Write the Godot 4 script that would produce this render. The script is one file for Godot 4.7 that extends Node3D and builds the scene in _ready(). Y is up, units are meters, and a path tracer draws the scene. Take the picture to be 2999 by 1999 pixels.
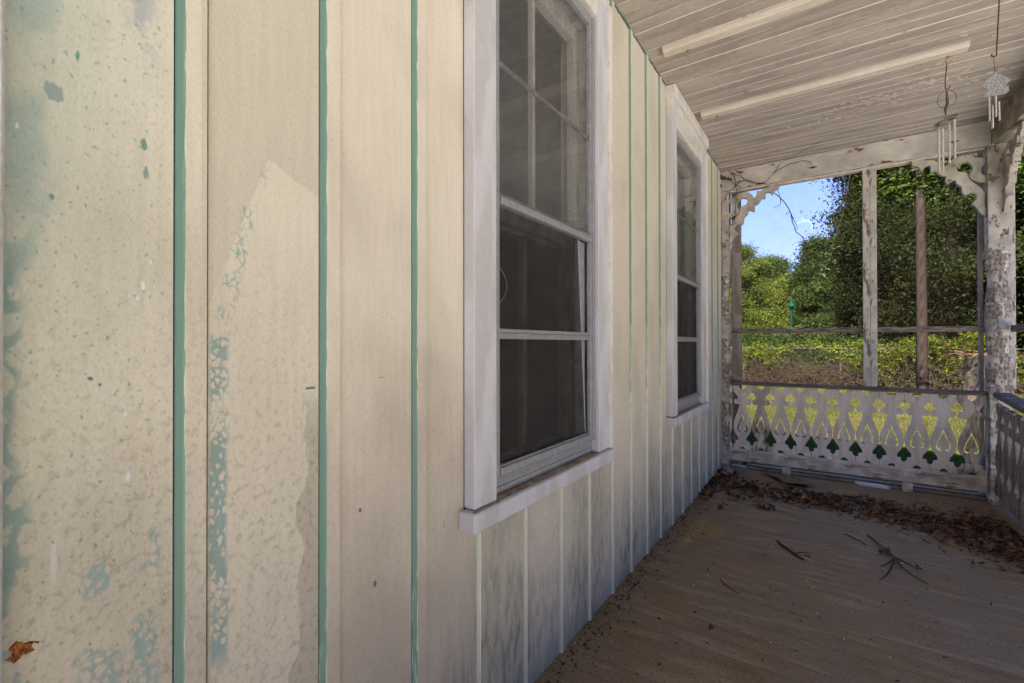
extends Node3D
# A screened side porch: board-and-batten wall on the left, sawn balusters at the far end, a yard with trees beyond.
# x runs away from the house wall, y is up from the porch floor, depth along the porch is -z.

const CEIL := 2.838
const LAWN := -0.35
const END := 4.83
const PITCH := 0.254
const B0 := 0.306
var rng := RandomNumberGenerator.new()
var uo := Vector2(0, 0)
var us := Vector2(1, 1)
var M := {}
var leaf_mesh: ArrayMesh
var leaf_sets := {}

func V(x: float, y: float, d: float) -> Vector3:
	return Vector3(x, y, -d)

# ---------------------------------------------------------------- naming
var taken := {}
func numbered(called: String) -> String:
	var n: int = taken.get(called, -1) + 1
	taken[called] = n
	return called if n == 0 else "%s_%03d" % [called, n]

func tag(o: Node, label := "", category := "", group := "", kind := "") -> Node:
	if label: o.set_meta("label", label)
	if category: o.set_meta("category", category)
	if group: o.set_meta("group", group)
	if kind: o.set_meta("kind", kind)
	return o

func thing(called: String, label: String, category: String, at := Vector3.ZERO, group := "") -> Node3D:
	var o := Node3D.new()
	o.name = numbered(called)
	add_child(o)
	o.position = at
	tag(o, label, category, group)
	return o

func structure(called: String, label: String) -> Node3D:
	var o := Node3D.new()
	o.name = numbered(called)
	add_child(o)
	tag(o, label, "", "", "structure")
	return o

func obj(called: String, mesh: Mesh, mat: Material, parent: Node = null, at := Vector3.ZERO) -> MeshInstance3D:
	var o := MeshInstance3D.new()
	o.mesh = mesh
	o.material_override = null
	if mat:
		for i in mesh.get_surface_count():
			o.set_surface_override_material(i, mat)
	o.position = at
	if parent == null:
		o.name = numbered(called)
		add_child(o)
	else:
		o.name = part_name(parent, called)
		parent.add_child(o)
	return o

func part_name(parent: Node, called: String) -> String:
	var key := "used_" + called
	var n: int = parent.get_meta(key, -1) + 1
	parent.set_meta(key, n)
	return called if n == 0 else "%s_%03d" % [called, n]

# ---------------------------------------------------------------- shapes
func begin() -> SurfaceTool:
	var st := SurfaceTool.new()
	st.begin(Mesh.PRIMITIVE_TRIANGLES)
	return st

func uvof(p: Vector3) -> Vector2:
	return Vector2((-p.z - uo.x) * us.x, (uo.y - p.y) * us.y)

func face(st: SurfaceTool, pts: Array, out: Vector3) -> void:
	var n: Vector3 = (pts[1] - pts[0]).cross(pts[2] - pts[0])
	if n.length() < 1e-12 and pts.size() > 3:
		n = (pts[2] - pts[0]).cross(pts[3] - pts[0])
	n = n.normalized()
	var ps := pts
	if n.dot(out) > 0:
		ps = pts.duplicate()
		ps.reverse()
	else:
		n = -n
	for i in range(1, ps.size() - 1):
		for p in [ps[0], ps[i], ps[i + 1]]:
			st.set_normal(n)
			st.set_uv(uvof(p))
			st.add_vertex(p)

func box(st: SurfaceTool, a: Vector3, b: Vector3) -> void:
	bevel_box(st, a, b, 0.0)

func bevel_box(st: SurfaceTool, a: Vector3, b: Vector3, e: float) -> void:
	var lo := Vector3(minf(a.x, b.x), minf(a.y, b.y), minf(a.z, b.z))
	var hi := Vector3(maxf(a.x, b.x), maxf(a.y, b.y), maxf(a.z, b.z))
	var c := (lo + hi) / 2
	var h := (hi - lo) / 2
	e = minf(e, minf(h.x, minf(h.y, h.z)) * 0.8)
	for ax in 3:
		var u := (ax + 1) % 3
		var v := (ax + 2) % 3
		for s in [-1.0, 1.0]:
			var pts := []
			for q in [[-1, -1], [1, -1], [1, 1], [-1, 1]]:
				var p := Vector3.ZERO
				p[ax] = s * h[ax]
				p[u] = q[0] * (h[u] - e)
				p[v] = q[1] * (h[v] - e)
				pts.append(c + p)
			var n := Vector3.ZERO
			n[ax] = s
			face(st, pts, n)
	if e <= 0:
		return
	for ax in 3:
		var u := (ax + 1) % 3
		var v := (ax + 2) % 3
		for su in [-1.0, 1.0]:
			for sv in [-1.0, 1.0]:
				var pts := []
				for q in [[-1, 0], [1, 0], [1, 1], [-1, 1]]:
					var p := Vector3.ZERO
					p[ax] = q[0] * (h[ax] - e)
					p[u] = su * (h[u] - (e if q[1] == 0 else 0.0))
					p[v] = sv * (h[v] - (0.0 if q[1] == 0 else e))
					pts.append(c + p)
				var n := Vector3.ZERO
				n[u] = su
				n[v] = sv
				face(st, pts, n)
	for sx in [-1.0, 1.0]:
		for sy in [-1.0, 1.0]:
			for sz in [-1.0, 1.0]:
				var k := Vector3(sx, sy, sz)
				face(st, [c + k * Vector3(h.x, h.y - e, h.z - e), c + k * Vector3(h.x - e, h.y, h.z - e), c + k * Vector3(h.x - e, h.y - e, h.z)], k)

func boxm(a: Vector3, b: Vector3, e := 0.0) -> ArrayMesh:
	var st := begin()
	bevel_box(st, a, b, e)
	return st.commit()

func extrude(st: SurfaceTool, poly: PackedVector2Array, o: Vector3, ux: Vector3, uy: Vector3, thick: Vector3, skip_axis := false) -> void:
	var tris := Geometry2D.triangulate_polygon(poly)
	var n := ux.cross(uy).normalized()
	if n.dot(thick) < 0: n = -n
	for i in range(0, tris.size(), 3):
		var q := []
		for k in 3:
			var p: Vector2 = poly[tris[i + k]]
			q.append(o + ux * p.x + uy * p.y)
		face(st, q, -n)
		face(st, [q[0] + thick, q[1] + thick, q[2] + thick], n)
	var area := 0.0
	for i in poly.size():
		area += poly[i].cross(poly[(i + 1) % poly.size()])
	for i in poly.size():
		var p := poly[i]
		var r := poly[(i + 1) % poly.size()]
		if skip_axis and absf(p.x) < 1e-5 and absf(r.x) < 1e-5:
			continue
		var d := r - p
		var w := Vector2(d.y, -d.x) * signf(area)
		var a := o + ux * p.x + uy * p.y
		var b := o + ux * r.x + uy * r.y
		face(st, [a, b, b + thick, a + thick], ux * w.x + uy * w.y)

func smooth_quad(st: SurfaceTool, p: Array, n: Array) -> void:
	var g: Vector3 = (p[1] - p[0]).cross(p[2] - p[0])
	if g.length() < 1e-14: g = (p[2] - p[0]).cross(p[3] - p[0])
	var order := [0, 1, 2, 0, 2, 3] if g.dot(n[0] + n[2]) < 0 else [0, 2, 1, 0, 3, 2]
	for i in order:
		st.set_normal(n[i])
		st.set_uv(uvof(p[i]))
		st.add_vertex(p[i])

func tube(st: SurfaceTool, pts: Array, radii: Array, sides := 6, cap := true) -> void:
	var rings := []
	var norms := []
	var side := Vector3.ZERO
	for i in pts.size():
		var t: Vector3 = (pts[mini(i + 1, pts.size() - 1)] - pts[maxi(i - 1, 0)]).normalized()
		if side == Vector3.ZERO:
			side = t.cross(Vector3.UP if absf(t.y) < 0.9 else Vector3.RIGHT).normalized()
		side = (side - t * side.dot(t)).normalized()
		var other := t.cross(side)
		var ring := []
		var nn := []
		for k in sides:
			var a := TAU * k / sides
			var dir := side * cos(a) + other * sin(a)
			nn.append(dir)
			ring.append(pts[i] + dir * radii[mini(i, radii.size() - 1)])
		rings.append(ring)
		norms.append(nn)
	for i in pts.size() - 1:
		for k in sides:
			var j := (k + 1) % sides
			smooth_quad(st, [rings[i][k], rings[i][j], rings[i + 1][j], rings[i + 1][k]], [norms[i][k], norms[i][j], norms[i + 1][j], norms[i + 1][k]])
	if cap:
		face(st, rings[0], pts[0] - pts[1])
		face(st, rings[-1], pts[-1] - pts[-2])

func lathe(st: SurfaceTool, prof: Array, at: Vector3, n := 28) -> void:
	for i in prof.size() - 1:
		var a: Array = prof[i]
		var b: Array = prof[i + 1]
		var slope := Vector2(b[0] - a[0], b[1] - a[1])
		for k in n:
			var p := []
			var nn := []
			for q in [[a, k], [a, k + 1], [b, k + 1], [b, k]]:
				var t: float = TAU * q[1] / n
				var dir := Vector3(cos(t), 0, sin(t))
				p.append(at + dir * q[0][1] + Vector3(0, q[0][0], 0))
				nn.append((dir * slope.x - Vector3(0, slope.y, 0)).normalized())
			smooth_quad(st, p, nn)

# ---------------------------------------------------------------- textures
func noise(w: int, h: int, freq: float, sd: int, oct := 4, tile := false, sx := 1.0, sy := 1.0, cell := false) -> PackedByteArray:
	# sx, sy stretch the pattern along u and v
	var f := FastNoiseLite.new()
	f.seed = sd
	f.frequency = freq
	f.fractal_octaves = oct
	f.noise_type = FastNoiseLite.TYPE_CELLULAR if cell else FastNoiseLite.TYPE_SIMPLEX_SMOOTH
	if cell:
		f.cellular_return_type = FastNoiseLite.RETURN_DISTANCE2_SUB
		f.fractal_type = FastNoiseLite.FRACTAL_NONE
		f.cellular_jitter = 1.0
		f.domain_warp_enabled = true
		f.domain_warp_amplitude = 14.0
		f.domain_warp_frequency = freq * 0.8
	var ww := maxi(8, int(w / sx))
	var hh := maxi(8, int(h / sy))
	var im: Image = f.get_seamless_image(ww, hh) if tile else f.get_image(ww, hh)
	im.convert(Image.FORMAT_L8)
	if ww != w or hh != h:
		im.resize(w, h, Image.INTERPOLATE_CUBIC)
	return im.get_data()

func tex(w: int, h: int, data: PackedByteArray, fmt := Image.FORMAT_RGB8) -> ImageTexture:
	return ImageTexture.create_from_image(Image.create_from_data(w, h, false, fmt, data))

func plain(col: Color, rough := 0.8, metal := 0.0) -> StandardMaterial3D:
	var m := StandardMaterial3D.new()
	m.albedo_color = col
	m.roughness = rough
	m.metallic = metal
	m.metallic_specular = 0.25
	return m

func triplanar(m: StandardMaterial3D, metres: float) -> void:
	m.uv1_triplanar = true
	m.uv1_world_triplanar = true
	m.uv1_scale = Vector3.ONE / metres
	m.uv1_triplanar_sharpness = 6.0

func srgb(c: Color) -> Array:
	return [c.r * 255.0, c.g * 255.0, c.b * 255.0]

# paint that has flaked from wood; cover 0..1 is the share still painted
func peeling(paint: Color, wood: Color, edge: Color, cover: float, sd: int, grain_u: float, grain_v: float, metres: float, grime := 0.12, bump := 0.12) -> StandardMaterial3D:
	var n := 512
	var a := noise(n, n, 0.012, sd, 5, true, grain_u, grain_v)
	var b := noise(n, n, 0.05, sd + 7, 3, true, grain_u, grain_v)
	var g := noise(n, n, 0.14, sd + 13, 2, true, grain_u * 2.5, grain_v * 2.5)
	var f := noise(n, n, 0.3, sd + 21, 2, true)
	var lg := noise(n, n, 0.006, sd + 31, 3, true)
	# pick the threshold from the distribution itself
	var hist := PackedInt32Array()
	hist.resize(256)
	var mixv := PackedByteArray()
	mixv.resize(n * n)
	for i in n * n:
		var v := (a[i] * 5 + b[i] * 3) >> 3
		mixv[i] = v
		hist[v] += 1
	var need := int(n * n * (1.0 - cover))
	var thr := 0
	var acc := 0
	while acc < need and thr < 255:
		acc += hist[thr]
		thr += 1
	var P := srgb(paint)
	var W := srgb(wood)
	var E := srgb(edge)
	var out := PackedByteArray()
	out.resize(n * n * 3)
	var hgt := PackedByteArray()
	hgt.resize(n * n)
	for i in n * n:
		var v: int = mixv[i]
		var gr := (g[i] - 128) / 255.0
		var fn := (f[i] - 128) / 255.0
		var dirt := 1.0 - grime * (lg[i] / 255.0) * 1.4 + fn * 0.12
		var c: Array
		var k: float
		if v >= thr:
			c = P
			k = dirt + gr * 0.07
			hgt[i] = clampi(190 + int(gr * 30) + int(fn * 25), 0, 255)
			if v < thr + 2: k *= 0.86
		elif v > thr - 9:
			c = E
			k = 1.0 + gr * 0.4
			hgt[i] = clampi(120 + int(gr * 60), 0, 255)
		else:
			c = W
			k = 1.0 + gr * 0.75 + fn * 0.2
			hgt[i] = clampi(110 + int(gr * 110), 0, 255)
		out[i * 3] = clampi(int(c[0] * k), 0, 255)
		out[i * 3 + 1] = clampi(int(c[1] * k), 0, 255)
		out[i * 3 + 2] = clampi(int(c[2] * k), 0, 255)
	var m := plain(Color.WHITE, 0.78)
	m.albedo_texture = tex(n, n, out)
	m.heightmap_enabled = true
	m.heightmap_texture = tex(n, n, hgt, Image.FORMAT_L8)
	m.heightmap_scale = bump
	triplanar(m, metres)
	return m

# one colour with fine and coarse mottling, a second colour in soft patches
func mottled(c0: Color, c1: Color, sd: int, metres: float, su := 1.0, sv := 1.0, fine := 0.14, rough := 0.8, bump := 0.0, n := 512) -> StandardMaterial3D:
	var a := noise(n, n, 0.012, sd, 5, true, su, sv)
	var g := noise(n, n, 0.16, sd + 5, 3, true, su, sv)
	var A := srgb(c0)
	var B := srgb(c1)
	var out := PackedByteArray()
	out.resize(n * n * 3)
	for i in n * n:
		var t := clampf((a[i] - 90) / 90.0, 0, 1)
		var k := 1.0 + (g[i] - 128) / 128.0 * fine
		for q in 3:
			out[i * 3 + q] = clampi(int((A[q] + (B[q] - A[q]) * t) * k), 0, 255)
	var m := plain(Color.WHITE, rough)
	m.albedo_texture = tex(n, n, out)
	if bump != 0.0:
		m.heightmap_enabled = true
		m.heightmap_texture = tex(n, n, g, Image.FORMAT_L8)
		m.heightmap_scale = bump
	triplanar(m, metres)
	return m

# ---------------------------------------------------------------- the old siding paint
func bump_at(x: float, a: float, b: float, soft: float) -> float:
	return clampf((x - a) / soft, 0, 1) * clampf((b - x) / soft, 0, 1)

func siding_near() -> StandardMaterial3D:
	var w := 1024
	var h := 2048
	var d0 := 0.06
	var dw := 1.04
	var big := noise(w, h, 0.003, 11, 4)
	var mid := noise(w, h, 0.010, 12, 3)
	var fine := noise(w, h, 0.22, 13, 2, false, 1.0, 1.6)
	var cells := noise(w, h, 0.034, 14, 1, false, 1.0, 1.15, true)
	var cell2 := noise(w, h, 0.085, 15, 1, false, 1.0, 1.0, true)
	var blot := noise(w, h, 0.065, 16, 3, false, 1.1, 1.0)
	var speck := noise(w, h, 0.11, 17, 2)
	var streak := noise(w, h, 0.05, 18, 3, false, 1.0, 9.0)
	var out := PackedByteArray()
	out.resize(w * h * 3)
	for j in h:
		var y := CEIL * (1.0 - (j + 0.5) / h)
		var low := clampf((1.45 - y) / 0.5, 0, 1)
		var foot := clampf((0.62 - y) / 0.6, 0, 1)
		for i in w:
			var k := j * w + i
			var d := d0 + dw * (i + 0.5) / w
			var B := big[k] / 255.0
			var Q := mid[k] / 255.0
			var wob := (B - 0.5) * 0.06 + (Q - 0.5) * 0.03
			# old cream, a little greener towards the door
			var green := clampf((0.33 - d) / 0.28, 0, 1) * clampf((y - 0.7) / 0.9, 0, 1)
			var r := 229.0 - 24.0 * green
			var g := 219.0 - 6.0 * green
			var b := 198.0 - 2.0 * green
			if d > 0.56:
				r += 2.0; b += 1.0
			# greyer beige film, darkened downwards by painted light falloff, its edge wandering; the clean lap on the second board lies under it
			var film_and_falloff := clampf((B - 0.5) * 0.7 + clampf((1.55 - y) * 0.8, 0, 0.85), 0, 1) * 0.8
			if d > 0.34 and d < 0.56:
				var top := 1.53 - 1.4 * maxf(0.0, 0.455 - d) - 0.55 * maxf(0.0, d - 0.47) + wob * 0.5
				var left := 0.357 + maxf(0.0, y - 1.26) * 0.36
				if y < top and d > left: film_and_falloff *= 0.45
				elif y > 1.2: film_and_falloff = maxf(film_and_falloff, 0.30)
				if d > 0.515 + wob: film_and_falloff = maxf(film_and_falloff, 0.72 * clampf((1.12 - y + wob * 2.0) / 0.12, 0, 1) * clampf((d - 0.515 - wob) / 0.006, 0, 1))
			r -= 46.0 * film_and_falloff; g -= 47.0 * film_and_falloff; b -= 45.0 * film_and_falloff
			# brown damp spots
			var zone := low * (1.0 if d < 0.57 else 0.35)
			var sp := clampf((blot[k] / 255.0 - 0.56) * 3.0, 0, 1) * zone
			r -= 24.0 * sp; g -= 25.0 * sp; b -= 27.0 * sp
			# pepper specks
			var pk := clampf((speck[k] / 255.0 - 0.75) * 7.0, 0, 1) * (0.8 if d < 0.30 else 0.22)
			r -= 70.0 * pk; g -= 46.0 * pk; b -= 44.0 * pk
			# teal film by the door
			var teal := clampf((0.149 + wob * 0.9 + 0.05 * clampf((y - 1.5), 0, 1) - d) / 0.022, 0, 1) * clampf(0.55 + (Q - 0.5) * 2.6, 0, 1)
			if y < 1.36: teal *= 0.35
			var gt := teal * 0.62
			# networks where the top coat has crazed off the green one
			var cn := cells[k] / 255.0
			var c2 := cell2[k] / 255.0
			var nA := clampf((0.146 + wob * 0.7 + 0.03 * clampf(0.85 - y, 0, 0.3) - d) / 0.010, 0, 1) * clampf((1.36 - y + wob) / 0.08, 0, 1)
			var cB := 0.372 + maxf(0.0, y - 1.22) * 0.24 + wob * 0.12
			var nB := bump_at(d, cB - 0.018, cB + 0.014 + 0.006 * Q, 0.007) * bump_at(y, 0.62, 1.53, 0.05)
			var nC := bump_at(d, 0.245, 0.292, 0.012) * bump_at(y, 0.60, 0.98, 0.05) * clampf((Q - 0.50) * 9.0, 0, 1)
			var nD := bump_at(d, 0.185, 0.25, 0.02) * bump_at(y, 0.56, 0.92, 0.05) * clampf((Q - 0.60) * 9.0, 0, 1)
			var net := 0.0
			if nA > 0.0: net = maxf(net, nA * clampf((0.34 - cn) * 9.0 + (0.5 - Q) * 3.0, 0, 1))
			if nB > 0.0: net = maxf(net, clampf(nB, 0, 1) * clampf((0.22 + 0.14 * low - c2) * 9.0 + (0.48 - Q) * 7.0, 0, 1))
			if nC > 0.0 or nD > 0.0: net = maxf(net, maxf(nC, nD) * clampf((0.30 - c2) * 9.0, 0, 1))
			gt = maxf(gt, net)
			# grey smudges at the top
			var sm := bump_at(d, 0.225, 0.30, 0.04) * clampf((y - 1.56) / 0.1, 0, 1) * clampf((Q - 0.42) * 4.0 + (speck[k] / 255.0 - 0.5), 0, 1)
			r -= 38.0 * sm; g -= 32.0 * sm; b -= 12.0 * sm
			r = lerpf(r, 136.0 + 18.0 * Q, gt * 0.8); g = lerpf(g, 164.0 + 10.0 * Q, gt * 0.8); b = lerpf(b, 158.0 + 12.0 * Q, gt * 0.8)
			# damp and algae streaks at the foot
			var al := foot * clampf((streak[k] / 255.0 - 0.40) * 2.4, 0, 1) * (0.6 if d > 0.9 else 0.25)
			r -= 70.0 * al; g -= 56.0 * al; b -= 52.0 * al
			var fk := 1.0 + (fine[k] - 128) / 128.0 * 0.035 + (streak[k] - 128) / 128.0 * 0.02
			out[k * 3] = clampi(int(r * fk), 0, 255)
			out[k * 3 + 1] = clampi(int(g * fk), 0, 255)
			out[k * 3 + 2] = clampi(int(b * fk), 0, 255)
	# drops, chips and scrapes of their own: depth, height, half width, half height, colour
	var spots := [[0.189, 1.588, 0.003, 0.010, Color8(110, 148, 134)], [0.166, 1.527, 0.009, 0.011, Color8(150, 166, 160)], [0.265, 1.49, 0.004, 0.010, Color8(120, 150, 142)], [0.268, 1.45, 0.005, 0.012, Color8(140, 158, 150)],
		[0.164, 1.385, 0.003, 0.006, Color8(110, 145, 134)], [0.275, 1.315, 0.003, 0.006, Color8(236, 236, 238)], [0.265, 1.275, 0.003, 0.011, Color8(236, 236, 240)], [0.258, 1.258, 0.003, 0.004, Color8(230, 230, 235)], [0.283, 1.335, 0.0015, 0.004, Color8(230, 230, 232)],
		[0.167, 0.90, 0.0035, 0.034, Color8(214, 212, 205)], [0.243, 1.085, 0.003, 0.005, Color8(225, 225, 228)], [0.247, 0.99, 0.003, 0.007, Color8(225, 225, 228)], [1.003, 1.283, 0.008, 0.010, Color8(226, 216, 205)], [0.54, 1.10, 0.010, 0.002, Color8(96, 110, 104)], [0.72, 1.11, 0.010, 0.0015, Color8(120, 122, 112)],
		[0.132, 1.47, 0.002, 0.006, Color8(235, 235, 235)], [0.205, 1.14, 0.003, 0.003, Color8(100, 125, 125)], [0.215, 1.13, 0.002, 0.002, Color8(100, 125, 125)], [0.93, 0.70, 0.004, 0.012, Color8(188, 178, 160)], [0.66, 0.82, 0.003, 0.004, Color8(110, 104, 92)], [0.70, 0.64, 0.004, 0.006, Color8(120, 106, 90)]]
	for s in spots:
		var cx := int((s[0] - d0) / dw * w)
		var cy := int((1.0 - s[1] / CEIL) * h)
		var rx := int(s[2] / dw * w) + 2
		var ry := int(s[3] / CEIL * h) + 2
		var c := srgb(s[4])
		for j in range(maxi(0, cy - ry), mini(h, cy + ry)):
			for i in range(maxi(0, cx - rx), mini(w, cx + rx)):
				var k := j * w + i
				var e := Vector2((i - cx) / (s[2] / dw * w), (j - cy) / (s[3] / CEIL * h)).length() + (mid[k] - 128) / 160.0 + (speck[k] - 128) / 400.0
				var t := clampf((1.0 - e) * 4.0, 0, 1) * 0.9
				for q in 3:
					out[k * 3 + q] = int(lerpf(out[k * 3 + q], c[q], t))
	var m := plain(Color.WHITE, 0.72)
	m.albedo_texture = tex(w, h, out)
	m.heightmap_enabled = true
	m.heightmap_texture = tex(w, h, fine, Image.FORMAT_L8)
	m.heightmap_scale = 0.012
	m.texture_repeat = false
	return m

func siding_far() -> StandardMaterial3D:
	var w := 1536
	var h := 1024
	var big := noise(w, h, 0.006, 31, 4, false, 1.0, 2.0)
	var mid := noise(w, h, 0.06, 32, 4, false, 1.0, 3.0)
	var fine := noise(w, h, 0.3, 33, 2, false, 1.0, 2.5)
	var out := PackedByteArray()
	out.resize(w * h * 3)
	for j in h:
		var y := CEIL * (1.0 - (j + 0.5) / h)
		for i in w:
			var k := j * w + i
			var B := big[k] / 255.0
			var Q := mid[k] / 255.0
			var f := 1.0 + (fine[k] - 128) / 128.0 * 0.06
			var dirt := clampf((B - 0.45) * 1.6 + 0.35 * clampf((1.4 - y), 0, 1), 0, 1) * 0.55
			var alg := clampf((0.66 - y + (B - 0.5) * 0.5) / 0.7, 0, 1) * clampf((Q - 0.38) * 2.2, 0, 1) * 0.75
			alg = maxf(alg, clampf((0.10 - y) / 0.1, 0, 1) * (0.3 + 0.5 * Q))
			var r := 221.0 - 36.0 * dirt - 84.0 * alg
			var g := 209.0 - 32.0 * dirt - 66.0 * alg
			var b := 190.0 - 34.0 * dirt - 66.0 * alg
			out[k * 3] = clampi(int(r * f), 0, 255)
			out[k * 3 + 1] = clampi(int(g * f), 0, 255)
			out[k * 3 + 2] = clampi(int(b * f), 0, 255)
	var m := plain(Color.WHITE, 0.78)
	m.albedo_texture = tex(w, h, out)
	m.heightmap_enabled = true
	m.heightmap_texture = tex(w, h, fine, Image.FORMAT_L8)
	m.heightmap_scale = 0.03
	m.texture_repeat = false
	return m

# the batten's sloping edge: green coat above, rubbed to pale cream in its lower part; fade is the height where it turns
func edge_paint(fade: float, sd: int) -> StandardMaterial3D:
	var w := 64
	var h := 1024
	var a := noise(w, h, 0.05, sd, 4, false, 1.0, 2.0)
	var f := noise(w, h, 0.35, sd + 3, 2)
	var out := PackedByteArray()
	out.resize(w * h * 3)
	for j in h:
		var y := CEIL * (1.0 - (j + 0.5) / h)
		for i in w:
			var k := j * w + i
			var t := clampf((fade - y) / 0.6 + (a[k] - 128) / 130.0, 0, 1) * 0.85
			var u := float(i) / w + (a[k] - 128) / 900.0
			var g := 1.0 + (f[k] - 128) / 128.0 * 0.05 + 0.10 * clampf((u - 0.72) * 14.0, 0, 1) - 0.10 * clampf((0.14 - u) * 14.0, 0, 1)
			if u > 0.93: t = maxf(t, 0.75)
			for q in 3:
				var c0: float = [120.0, 150.0, 133.0][q]
				var c1: float = [230.0, 222.0, 192.0][q]
				out[k * 3 + q] = clampi(int(lerpf(c0, c1, t) * g), 0, 255)
	var m := plain(Color.WHITE, 0.6)
	m.albedo_texture = tex(w, h, out)
	m.texture_repeat = false
	return m

func floor_paint() -> StandardMaterial3D:
	var n := 1024
	var big := noise(n, n, 0.005, 51, 4, true)
	var st := noise(n, n, 0.02, 52, 4, true, 5.0, 1.0)
	var fine := noise(n, n, 0.25, 53, 2, true, 3.0, 1.0)
	var spk := noise(n, n, 0.2, 54, 1, true)
	var out := PackedByteArray()
	out.resize(n * n * 3)
	for k in n * n:
		var B := big[k] / 255.0
		var S := st[k] / 255.0
		var dark := clampf((S - 0.56) * 4.0, 0, 1) * clampf((B - 0.40) * 3.0, 0, 1) * 0.4
		var pale := clampf((S - 0.36) * -8.0, 0, 1) * 0.4
		var warm := clampf((B - 0.4) * 2.0, 0, 1)
		var f := 1.0 + (fine[k] - 128) / 128.0 * 0.10
		if spk[k] > 214: f *= 0.72
		var r := 134.0 + 4.0 * warm - 40.0 * dark + 30.0 * pale
		var g := 114.0 + 1.0 * warm - 34.0 * dark + 32.0 * pale
		var b := 85.0 - 8.0 * warm - 26.0 * dark + 34.0 * pale
		out[k * 3] = clampi(int(r * f), 0, 255)
		out[k * 3 + 1] = clampi(int(g * f), 0, 255)
		out[k * 3 + 2] = clampi(int(b * f), 0, 255)
	var m := plain(Color.WHITE, 0.7)
	m.albedo_texture = tex(n, n, out)
	m.heightmap_enabled = true
	m.heightmap_texture = tex(n, n, st, Image.FORMAT_L8)
	m.heightmap_scale = 0.08
	triplanar(m, 1.9)
	return m

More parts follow.
